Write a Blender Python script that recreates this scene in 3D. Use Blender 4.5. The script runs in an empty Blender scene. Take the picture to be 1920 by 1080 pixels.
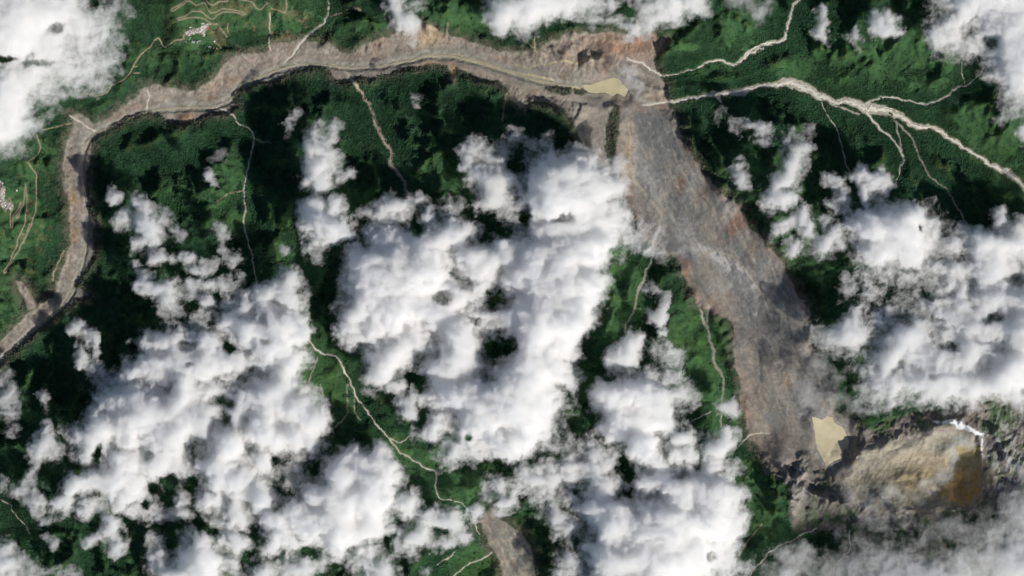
import bpy, math, time
import numpy as np
T0 = time.time()
C = bpy.context.scene.collection
sc = bpy.context.scene

# ---------------------------------------------------------------- camera, sky, sun, exposure
ALT = 60000.0
cam_d = bpy.data.cameras.new('camera'); cam = bpy.data.objects.new('camera', cam_d); C.objects.link(cam)
cam.location = (0, 0, ALT + 300); cam.rotation_euler = (0, 0, 0)
cam_d.sensor_width = 36; cam_d.lens = 36 * ALT / 7680.0
cam_d.clip_start = 100; cam_d.clip_end = 400000
sc.camera = cam

SUN_EL, SUN_AZ = math.radians(41), math.radians(133)     # azimuth clockwise from north (+y)
w = bpy.data.worlds.new('World'); sc.world = w; w.use_nodes = True
nt = w.node_tree; bg = nt.nodes['Background']
sky = nt.nodes.new('ShaderNodeTexSky'); sky.sky_type = 'NISHITA'; sky.sun_disc = False
sky.sun_elevation = SUN_EL; sky.sun_rotation = SUN_AZ; sky.altitude = 2500
nt.links.new(sky.outputs[0], bg.inputs[0]); bg.inputs[1].default_value = 0.065
sd = bpy.data.lights.new('sun', 'SUN'); sd.energy = 4.45; sd.angle = math.radians(0.5); sd.color = (1, .945, .86)
sun = bpy.data.objects.new('sun', sd); C.objects.link(sun); sun.location = (3000, -3000, 6000)
sun.rotation_euler = (math.pi / 2 - SUN_EL, 0, math.pi - SUN_AZ)
sc.view_settings.view_transform = 'Standard'; sc.view_settings.look = 'None'
sc.view_settings.exposure = 0; sc.view_settings.gamma = 1; sc.view_settings.use_curve_mapping = False
cy = sc.cycles
cy.max_bounces = 24; cy.diffuse_bounces = 2; cy.glossy_bounces = 1; cy.transmission_bounces = 2
cy.volume_bounces = 22; cy.transparent_max_bounces = 32
cy.use_adaptive_sampling = True; cy.adaptive_threshold = 0.03
cy.use_denoising = True; cy.denoiser = 'OPENIMAGEDENOISE'
cy.caustics_reflective = False; cy.caustics_refractive = False

CLOUD_SIGMA = .027; CLOUD_BASE = 260.0
# ---------------------------------------------------------------- map data (survey coordinates: 1 unit = 4 m, x east, y south)
S = 4.0

def wx(px): return (px - 960.0) * S
def wy(py): return (540.0 - py) * S

_perm = np.random.RandomState(7).permutation(256)
_perm = np.concatenate([_perm, _perm, _perm])
_ang = np.random.RandomState(11).rand(256) * 2 * np.pi
_gx, _gy = np.cos(_ang).astype(np.float32), np.sin(_ang).astype(np.float32)

def perlin(x, y, seed=0):
    x = x + seed * 17.37; y = y - seed * 9.71
    xi = np.floor(x).astype(np.int32); yi = np.floor(y).astype(np.int32)
    fx = (x - xi).astype(np.float32); fy = (y - yi).astype(np.float32)
    xi &= 255; yi &= 255
    a = _perm[xi]; b = _perm[xi + 1]
    aa = _perm[a + yi]; ab = _perm[a + yi + 1]; ba = _perm[b + yi]; bb = _perm[b + yi + 1]
    u = fx * fx * fx * (fx * (fx * 6 - 15) + 10); v = fy * fy * fy * (fy * (fy * 6 - 15) + 10)
    n00 = _gx[aa] * fx + _gy[aa] * fy
    n10 = _gx[ba] * (fx - 1) + _gy[ba] * fy
    n01 = _gx[ab] * fx + _gy[ab] * (fy - 1)
    n11 = _gx[bb] * (fx - 1) + _gy[bb] * (fy - 1)
    return (n00 + u * (n10 - n00) + v * (n01 - n00 + u * (n11 - n10 - n01 + n00))) * 1.5

def fbm(x, y, wl, octv=4, seed=0, gain=0.5):
    s = 0.0; a = 1.0; t = 0.0
    for o in range(octv):
        s = s + a * perlin(x / wl, y / wl, seed + o * 3.1); t += a
        wl = wl / 2.03; a *= gain
    return s / t

def ridged(x, y, wl, octv=4, seed=0, gain=0.5):
    s = 0.0; a = 1.0; t = 0.0; w = 1.0
    for o in range(octv):
        n = 1 - np.abs(perlin(x / wl, y / wl, seed + o * 3.1)) * 1.6
        n = np.clip(n, 0, 1) ** 2
        s = s + a * n * w; w = np.clip(n * 1.4, 0, 1); t += a
        wl = wl / 2.1; a *= gain
    return s / t

def billow(x, y, wl, octv=4, seed=0, gain=0.5):
    s = 0.0; a = 1.0; t = 0.0
    for o in range(octv):
        s = s + a * (1 - np.minimum(1.0, np.abs(perlin(x / wl, y / wl, seed + o * 3.1)) * 2.2)); t += a
        wl = wl / 2.07; a *= gain
    return 1 - s / t      # valleys narrow, tops round

def sstep(a, b, x):
    t = np.clip((x - a) / (b - a), 0, 1)
    return t * t * (3 - 2 * t)

def poly_sd(X, Y, pts, pad=40):
    """signed distance (positive inside), -pad outside the window"""
    P = np.array(pts, float)
    out = np.full(X.shape, -float(pad), np.float32)
    rows = np.where((Y[:, 0] > P[:, 1].min() - 2*pad) & (Y[:, 0] < P[:, 1].max() + 2*pad))[0]
    cols = np.where((X[0] > P[:, 0].min() - 2*pad) & (X[0] < P[:, 0].max() + 2*pad))[0]
    if len(rows) == 0 or len(cols) == 0: return out
    sl = (slice(rows[0], rows[-1] + 1), slice(cols[0], cols[-1] + 1))
    x = X[sl]; y = Y[sl]
    d2 = np.full(x.shape, 1e12); ins = np.zeros(x.shape, bool)
    n = len(P)
    for i in range(n):
        x0, y0 = P[i]; x1, y1 = P[(i + 1) % n]
        dx, dy = x1 - x0, y1 - y0
        t = np.clip(((x - x0) * dx + (y - y0) * dy) / (dx * dx + dy * dy + 1e-9), 0, 1)
        d2 = np.minimum(d2, (x - x0 - t * dx) ** 2 + (y - y0 - t * dy) ** 2)
        c = ((y0 > y) != (y1 > y))
        with np.errstate(all='ignore'):
            ins ^= c & (x < (x1 - x0) * (y - y0) / (y1 - y0 + 1e-12) + x0)
    d = np.sqrt(d2)
    out[sl] = np.maximum(np.where(ins, d, -d), -pad)
    return out

def line_sd(X, Y, pts, pad=12):
    """(half width minus distance) to a polyline whose points are x, y, full width; positive inside"""
    out = np.full(X.shape, -float(pad), np.float32)
    gx, gy = X[0], Y[:, 0]
    for (x0, y0, w0), (x1, y1, w1) in zip(pts[:-1], pts[1:]):
        m = pad + max(w0, w1) + 14
        rows = np.where((gy > min(y0, y1) - m) & (gy < max(y0, y1) + m))[0]
        cols = np.where((gx > min(x0, x1) - m) & (gx < max(x0, x1) + m))[0]
        if len(rows) == 0 or len(cols) == 0: continue
        sl = (slice(rows[0], rows[-1] + 1), slice(cols[0], cols[-1] + 1))
        x = X[sl]; y = Y[sl]
        dx, dy = x1 - x0, y1 - y0
        t = np.clip(((x - x0) * dx + (y - y0) * dy) / (dx * dx + dy * dy + 1e-9), 0, 1)
        d = np.hypot(x - x0 - t * dx, y - y0 - t * dy)
        out[sl] = np.maximum(out[sl], (w0 + t * (w1 - w0)) * 0.5 - d)
    return out

def L(*v, w=None):
    """flat list x, y, w, x, y, w ... or x, y with one width"""
    if w is None: return [tuple(v[i:i + 3]) for i in range(0, len(v), 3)]
    return [(v[i], v[i + 1], w) for i in range(0, len(v), 2)]

# bare ground of the gorge and of the debris flow
GORGE = [(-60,690),(0,638),(30,610),(50,588),(75,567),(100,558),(103,530),(113,505),(122,480),(131,452),(133,425),(128,400),(125,370),(120,345),
 (117,310),(121,280),(128,250),(134,232),(128,216),(150,216),(160,222),(176,232),(200,220),(225,203),(250,182),(262,166),(290,160),(330,166),(365,172),
 (385,158),(408,136),(432,108),(470,98),(500,95),(512,84),(535,78),(560,74),(580,78),(600,80),(622,84),(640,98),(662,100),(682,82),(715,72),(742,64),
 (765,50),(790,43),(815,52),(832,66),(860,72),(900,82),(935,92),(965,98),(1000,96),(1030,80),(1060,70),(1090,62),(1130,60),(1180,66),(1225,66),(1250,72),
 (1238,92),(1226,112),(1232,140),(1246,160),(1250,185),(1262,215),(1200,215),(1150,190),(1085,190),(1080,215),(1068,222),(1056,205),(1030,192),(1000,190),(978,205),
 (960,190),(955,165),(935,152),(905,150),(880,138),(855,122),(848,148),(843,122),(800,118),(765,126),(730,136),(690,146),(668,142),(650,152),(630,148),(612,128),(590,124),
 (560,128),(530,140),(500,152),(470,156),(448,166),(440,178),(444,200),(425,212),(395,208),(365,222),(340,230),(312,226),(300,214),(270,210),(235,220),(205,238),
 (180,250),(165,262),(170,275),(164,300),(156,340),(160,372),(174,380),(164,388),(176,420),(172,445),(174,480),(160,500),(150,512),(142,530),(136,545),(150,540),(165,553),
 (150,558),(136,556),(124,572),(105,586),(92,600),(60,625),(30,645),(8,668),(0,680),(-60,740)]
SCAR_LEFT = [(29,527),(40,528),(52,545),(62,562),(66,580),(50,582),(44,560),(34,545)]
FLOW = [(1165,195),(1262,205),(1275,245),(1290,285),(1318,318),(1335,340),(1362,372),(1390,402),(1420,438),(1455,482),(1478,522),(1500,558),(1516,590),(1520,640),(1538,690),
 (1545,730),(1560,775),(1600,785),(1608,840),(1590,885),(1560,900),(1535,880),(1500,850),(1480,870),(1450,880),(1425,850),(1400,815),(1395,780),(1385,740),(1378,690),(1372,640),
 (1370,605),(1340,588),(1312,572),(1292,545),(1280,515),(1270,484),(1240,478),(1215,450),(1196,425),(1180,385),(1165,330),(1156,270),(1160,230)]
LOBE = [(1045,178),(1150,175),(1148,215),(1150,250),(1135,275),(1140,310),(1110,320),(1095,280),(1082,245),(1072,215),(1060,200)]
LOWFLOW = [(898,975),(915,955),(925,945),(940,968),(965,988),(985,1008),(1000,1040),(1010,1100),(945,1110),(935,1050),(918,1015)]
ALPINE = [(1405,838),(1440,850),(1480,850),(1510,845),(1530,870),(1560,885),(1590,850),(1608,800),(1650,790),(1700,770),(1740,765),(1790,760),(1830,735),(1880,720),(1960,715),(2300,650),(2300,1300),
 (1560,1300),(1590,1090),(1560,1000),(1520,990),(1480,1000),(1470,950),(1475,910)]
CIRQUE = [(1560,905),(1580,860),(1620,835),(1700,815),(1760,795),(1800,793),(1826,815),(1832,860),(1834,915),(1815,945),(1760,945),(1700,955),(1640,955),(1590,945)]
OCHRE = [(1770,840),(1825,825),(1832,870),(1833,915),(1812,942),(1780,940),(1755,925),(1780,890),(1790,860)]
LAKE_LOW = [(1521,782),(1530,784),(1538,788),(1548,780),(1557,782),(1561,792),(1570,797),(1577,800),(1582,812),(1588,826),(1586,838),(1578,842),(1572,850),(1572,858),(1560,862),(1552,868),(1546,874),(1540,860),(1533,845),(1528,828),(1526,808)]
LAKE_TOP = [(1092,160),(1110,158),(1130,152),(1150,146),(1160,148),(1168,158),(1178,168),(1172,180),(1158,174),(1148,179),(1135,172),(1118,174),(1105,172),(1096,166)]

# streams: (name, points x y width, z at the start and at the end, flat half width for the valley, pale gravel?)
STREAMS = [
 ('main', L(-200,860,8, -60,740,8, 0,672,6, 60,618,5, 108,582,5, 132,552,5, 148,505,5, 158,460,5, 160,410,5, 158,370,5, 150,330,5, 151,295,5, 160,266,6, 178,248,6, 205,236,7, 245,218,8, 290,205,8, 350,200,9, 400,200,7, 432,186,7, 446,162,7, 480,146,7, 520,130,8, 560,119,8, 610,120,7, 660,126,6, 720,122,6, 770,112,7, 800,103,8, 850,104,10, 900,115,10, 950,131,9, 1000,148,8, 1050,158,9, 1092,163,9, 1140,168,8), 0, 190, 10, 0),
 ('flow', L(1170,185,20, 1200,235,40, 1235,330,60, 1295,425,70, 1365,510,70, 1425,590,60, 1450,680,60, 1475,770,60, 1545,830,40), 195, 640, 40, 0),
 ('lobe', L(1105,180,20, 1115,230,30, 1125,290,20), 195, 260, 16, 0),
 ('right', L(1207,197,4, 1243,193,5, 1277,188,6, 1310,182,6, 1335,177,8, 1377,173,8, 1410,163,6, 1440,160,7, 1477,155,16, 1507,163,17, 1537,180,15, 1567,192,8, 1597,190,14, 1627,207,20, 1657,207,15, 1687,217,12, 1717,240,10, 1750,238,8, 1783,263,9, 1827,290,4, 1853,307,8, 1887,325,12, 1905,338,7, 1920,353,6, 1924,400,4, 2000,470,4, 2300,800,4), 200, 620, 6, 1),
 ('upright', L(1177,110,3, 1207,120,4, 1237,140,4, 1253,142,3, 1273,137,1.6, 1300,130,1.8, 1330,115,3.4, 1350,113,4, 1367,120,3.6, 1383,122,4, 1403,102,9, 1440,83,9, 1470,76,6, 1477,50,6, 1483,20,5, 1497,0,6, 1520,-60,5, 1560,-300,5), 195, 420, 5, 1),
 ('topleft', L(533,116,3, 550,100,5, 560,80,6.5, 583,61,6.5, 600,50,5, 615,27,4, 616,10,3, 616,-20,3, 640,-250,3), 85, 330, 3, 1),
 ('streamA', L(630,122,8, 653,140,9, 673,167,6, 693,197,3.2, 702,217,3.6, 702,233,8, 713,247,5, 720,267,6.5, 735,283,5, 735,300,6, 730,307,12, 743,320,6, 752,330,2.5, 790,420,2), 95, 420, 2, 3),
 ('streamB', L(403,200,4, 433,210,3.6, 448,233,2.4, 467,240,2.4, 477,263,4, 467,300,2.6, 457,353,2.8, 462,387,3.8, 458,413,3.4, 462,443,2.4, 472,473,2, 478,513,1.6, 500,600,1.5), 65, 430, 2, 1),
 ('r1', L(1620,195,4, 1653,183,4.5, 1680,183,4, 1727,197,4.5, 1760,190,4.5, 1793,166,4, 1810,163,3, 1833,140,1.6, 1870,90,1.5), 330, 560, 2, 1),
 ('r1b', L(1800,118,1.2, 1801,140,1.4, 1807,162,1.6), 540, 470, 1, 1),
 ('r2', L(1622,210,8, 1647,240,7, 1673,260,5, 1693,290,5, 1687,317,3, 1677,347,1.6), 330, 520, 2, 1),
 ('r3', L(1645,214,6, 1673,220,3, 1687,237,4, 1710,257,3.6, 1720,290,2.8, 1740,330,2.6, 1773,357,2.6, 1787,383,2.4, 1810,423,2.2, 1850,520,2), 335, 640, 2, 2),
 ('r3b', L(1680,228,1.2, 1683,250,1.8, 1690,283,3.6), 350, 430, 1, 1),
 ('r4', L(1538,187,1.6, 1550,217,2, 1567,240,2, 1573,260,2.2, 1590,330,1), 280, 470, 1, 1),
 ('D', L(900,1000,.3, 870,940,.5, 823,933,1.2, 817,907,1.6, 820,883,3.0, 797,873,3, 773,860,3, 747,843,3.4, 730,823,3, 720,810,3.6, 707,793,4, 692,773,4.5, 673,750,4.6, 660,718,4.4, 643,683,4.6, 627,665,4.6, 603,663,4, 590,653,4, 577,630,3.4, 540,590,3, 500,560,3), 760, 420, 2, 1),
 ('D2', L(722,812,1.6, 743,827,2, 757,827,2, 767,817,1.6), 560, 640, 1, 1),
 ('E', L(1237,450,2, 1223,480,2.6, 1207,523,6, 1198,540,5, 1193,560,3, 1190,577,3.4, 1173,607,1.8, 1170,627,1.4, 1150,700,1.2), 420, 560, 2, 2),
 ('F', L(1310,573,4.6, 1318,600,4.6, 1327,623,4.6, 1335,653,5.4, 1337,677,5.4, 1350,700,4.4, 1357,720,4.2, 1353,742,2.4, 1350,800,2), 500, 640, 2, 2),
 ('F2', L(1329,576,1.6, 1323,594,2, 1325,610,2), 510, 540, 0, 2),
 ('G', L(1440,811,1.8, 1407,813,2.6, 1390,827,3.2, 1373,845,2.4), 600, 560, 1, 1),
 ('G2', L(1297,787,1.4, 1315,779,1.8, 1332,770,1.6), 620, 640, 1, 1),
 ('H', L(1527,987,2, 1500,1000,2.4, 1460,1020,3, 1436,1036,3, 1400,1080,2), 700, 560, 2, 1),
 ('I', L(1588,992,3.4, 1590,1027,2.6, 1563,1053,1.6, 1557,1077,1.6), 720, 660, 1, 1),
 ('low', L(930,960,10, 945,1000,30, 975,1060,34, 990,1120,36, 1010,1400,30), 620, 560, 12, 0),
 ('K', L(923,1033,1.6, 907,1045,2.4, 873,1057,2.4, 850,1079,1.6), 600, 560, 1, 1),
 ('K2', L(857,1030,1.6, 838,1045,2.4, 820,1057,1.6), 620, 600, 1, 1),
 ('M', L(0,938,1.4, 20,943,1.4, 23,960,1.2, 43,980,1.6, 57,1000,1.6), 200, 330, 1, 1),
 ('N', L(1525,662,2.4, 1545,664,2.4, 1573,662,2), 560, 600, 1, 2),
 ('O', L(275,167,1.6, 278,187,2, 273,203,2.4), 230, 62, 1, 1),
 ('P', L(130,217,2, 150,230,2, 177,245,2.4), 110, 42, 1, 1),
 ('Q', L(480,262,1.2, 495,264,2, 507,268,1.4), 200, 240, 0, 2),
 ('T1', L(568,653,1.2, 563,680,1.2, 550,703,1.2), 440, 500, 0, 2),
 ('T2', L(597,670,.9, 587,693,1, 580,717,1), 440, 500, 0, 2),
 ('T3', L(602,720,1, 607,737,1.2, 602,763,1), 470, 510, 0, 2),
 ('T4', L(653,720,1, 653,777,1.1, 630,800,1), 470, 500, 0, 2),
 ('T5', L(665,747,1, 667,770,1.2, 677,787,1.1), 500, 540, 0, 2),
 ('T6', L(1100,462,1, 1170,455,1.2), 0, 0, 0, 0),
 ('U', L(507,94,1.6, 502,75,1.6, 505,56,1.4, 505,24,1.2), 95, 330, 2, 1),
 ('V', L(305,60,0, 300,95,0, 282,135,0, 272,165,0), 330, 240, 2, 0),
 ('W', L(300,-60,0, 306,0,0, 305,60,0), 460, 340, 2, 0),
 ('X', L(520,40,0, 515,0,0, 500,-80,0), 300, 460, 2, 0),
 ('far1', L(600,300,0, 560,420,0, 520,520,0), 330, 430, 2, 0),
 ('far2', L(230,300,0, 300,290,0, 380,270,0, 410,250,0), 160, 150, 2, 0),
 ('far3', L(120,600,0, 200,700,0, 250,800,0, 300,1000,0, 320,1200,0), 60, 460, 3, 0),
 ('far4', L(1400,480,0, 1560,540,0, 1700,560,0), 430, 640, 4, 0),
 ('far5', L(880,260,0, 900,350,0, 960,500,0), 300, 480, 3, 0),
]
STREAMS = [s for s in STREAMS if s[0] != 'T6']
def wiggle(pts, amp, seed, thin=1.0):
    """a course with natural small bends"""
    p = np.array(pts, float); s_ = np.concatenate([[0], np.cumsum(np.hypot(*np.diff(p[:, :2], axis=0).T))])
    q = np.linspace(0, s_[-1], max(2, int(s_[-1] / 4)) + 1); x, y, w_ = (np.interp(q, s_, p[:, k]) for k in range(3))
    for _ in range(2):
        if len(x) > 4: x[1:-1] = (x[:-2] + 2 * x[1:-1] + x[2:]) / 4; y[1:-1] = (y[:-2] + 2 * y[1:-1] + y[2:]) / 4
    e = np.minimum(1, np.minimum(q, s_[-1] - q) / 12)
    x = x + e * amp * (perlin(x / 17, y / 17, seed) * 1.6 + perlin(x / 7, y / 7, seed + 3)); y = y + e * amp * (perlin(x / 17, y / 17, seed + 1) * 1.6 + perlin(x / 7, y / 7, seed + 4))
    w_ = w_ * (1 + .35 * perlin(q / 11, q * 0 + .5, seed + 6))
    return list(zip(x, y, w_ * thin))
STREAMS = [(s[0], wiggle(s[1], .5 if s[0] in ('flow', 'lobe', 'low', 'main') else 1.7, i, 1.0 if s[0] in ('flow', 'lobe', 'low', 'main', 'right', 'upright') else .55 if s[0] == 'streamA' else .68)) + s[2:] for i, s in enumerate(STREAMS)]

ROADS = [
 L(157,173, 177,180, 200,173, 207,160, 230,150, 243,138, 250,123, 263,103, 283,87, 290,76, 297,71, 301,76, 304,84, 309,89, 317,85, 328,76, 344,74, 345,66, 350,62, w=2.0),
 L(336,39, 343,37, 351,34, 365,33.5, 379,34, 386,37, 390,40, 397,45, 407,46, w=1.7),
 L(335,38, 333,36, 347,31, 362,22, 377,22, 383,26, 388,31, 394,35, 399,36, 403,34, 407,28, 418,22.5, 439,22.5, 457,28, 460,26, 457,23.5, 439,18.5, 418,16.5, 405,23, 397,25, 392,21, 388,13, 385,7, 382,5.5, 376,8, 369,11, 362,7, 358,3, 353,3, 341,11.5, 328,20.5, 323,22, 321,19.5, 324,17, 337,10.5, 352,0, 358,-8, w=1.7),
 L(386,-5, 388,0, 390,6, 399,11, 405,8, 412,3, 426,3, 428,0, 410,-6, w=1.6),
 L(445,-2, 461,1, 472,3, 476,8, 480,15, 487,18, 491,16, 495,11, 502,6, w=1.7),
 L(508,15, 521,19, 530,23, 534,24, 537,15, 537,0, 538,-20, w=1.7),
 L(427,44, 426,54, 428,62, w=1.6), L(412,52, 419,60, 426,70, w=1.4), L(403,80, 410,84, 413,88, 417,93, w=1.3),
 L(68,253, 72,266, 75,277, 70,290, 52,303, 60,316, 68,327, 66,341, 67,361, 66,395, 57,423, 50,439, 38,460, 35,469, 26,482, 18,497, 12,510, 8,512.5, 7,508, 18,493, 22,478, 31,461, 33,448, 46,421, 49,395, 50,371, 47,345, w=1.6),
 L(46,352, 45,370, 43,384, 38,392, 33,400, 30,407, 32,410, 35,407, 39,387, 38.5,378, 36,384, 35,391, 25,402, 24,426, 22.5,428, 21,426, 19,400, 22,395, 21,380, 18,371, 14,376, 13,390, 11,398, 7,390, 0,382, -10,376, w=1.6),
 L(80,243, 105,237, 133,230, w=1.3), L(40,438, 46,440, 50,439, w=1.2), L(250,137, 262,136, w=1.4), L(248,125, 258,124, w=1.2),
]
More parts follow.
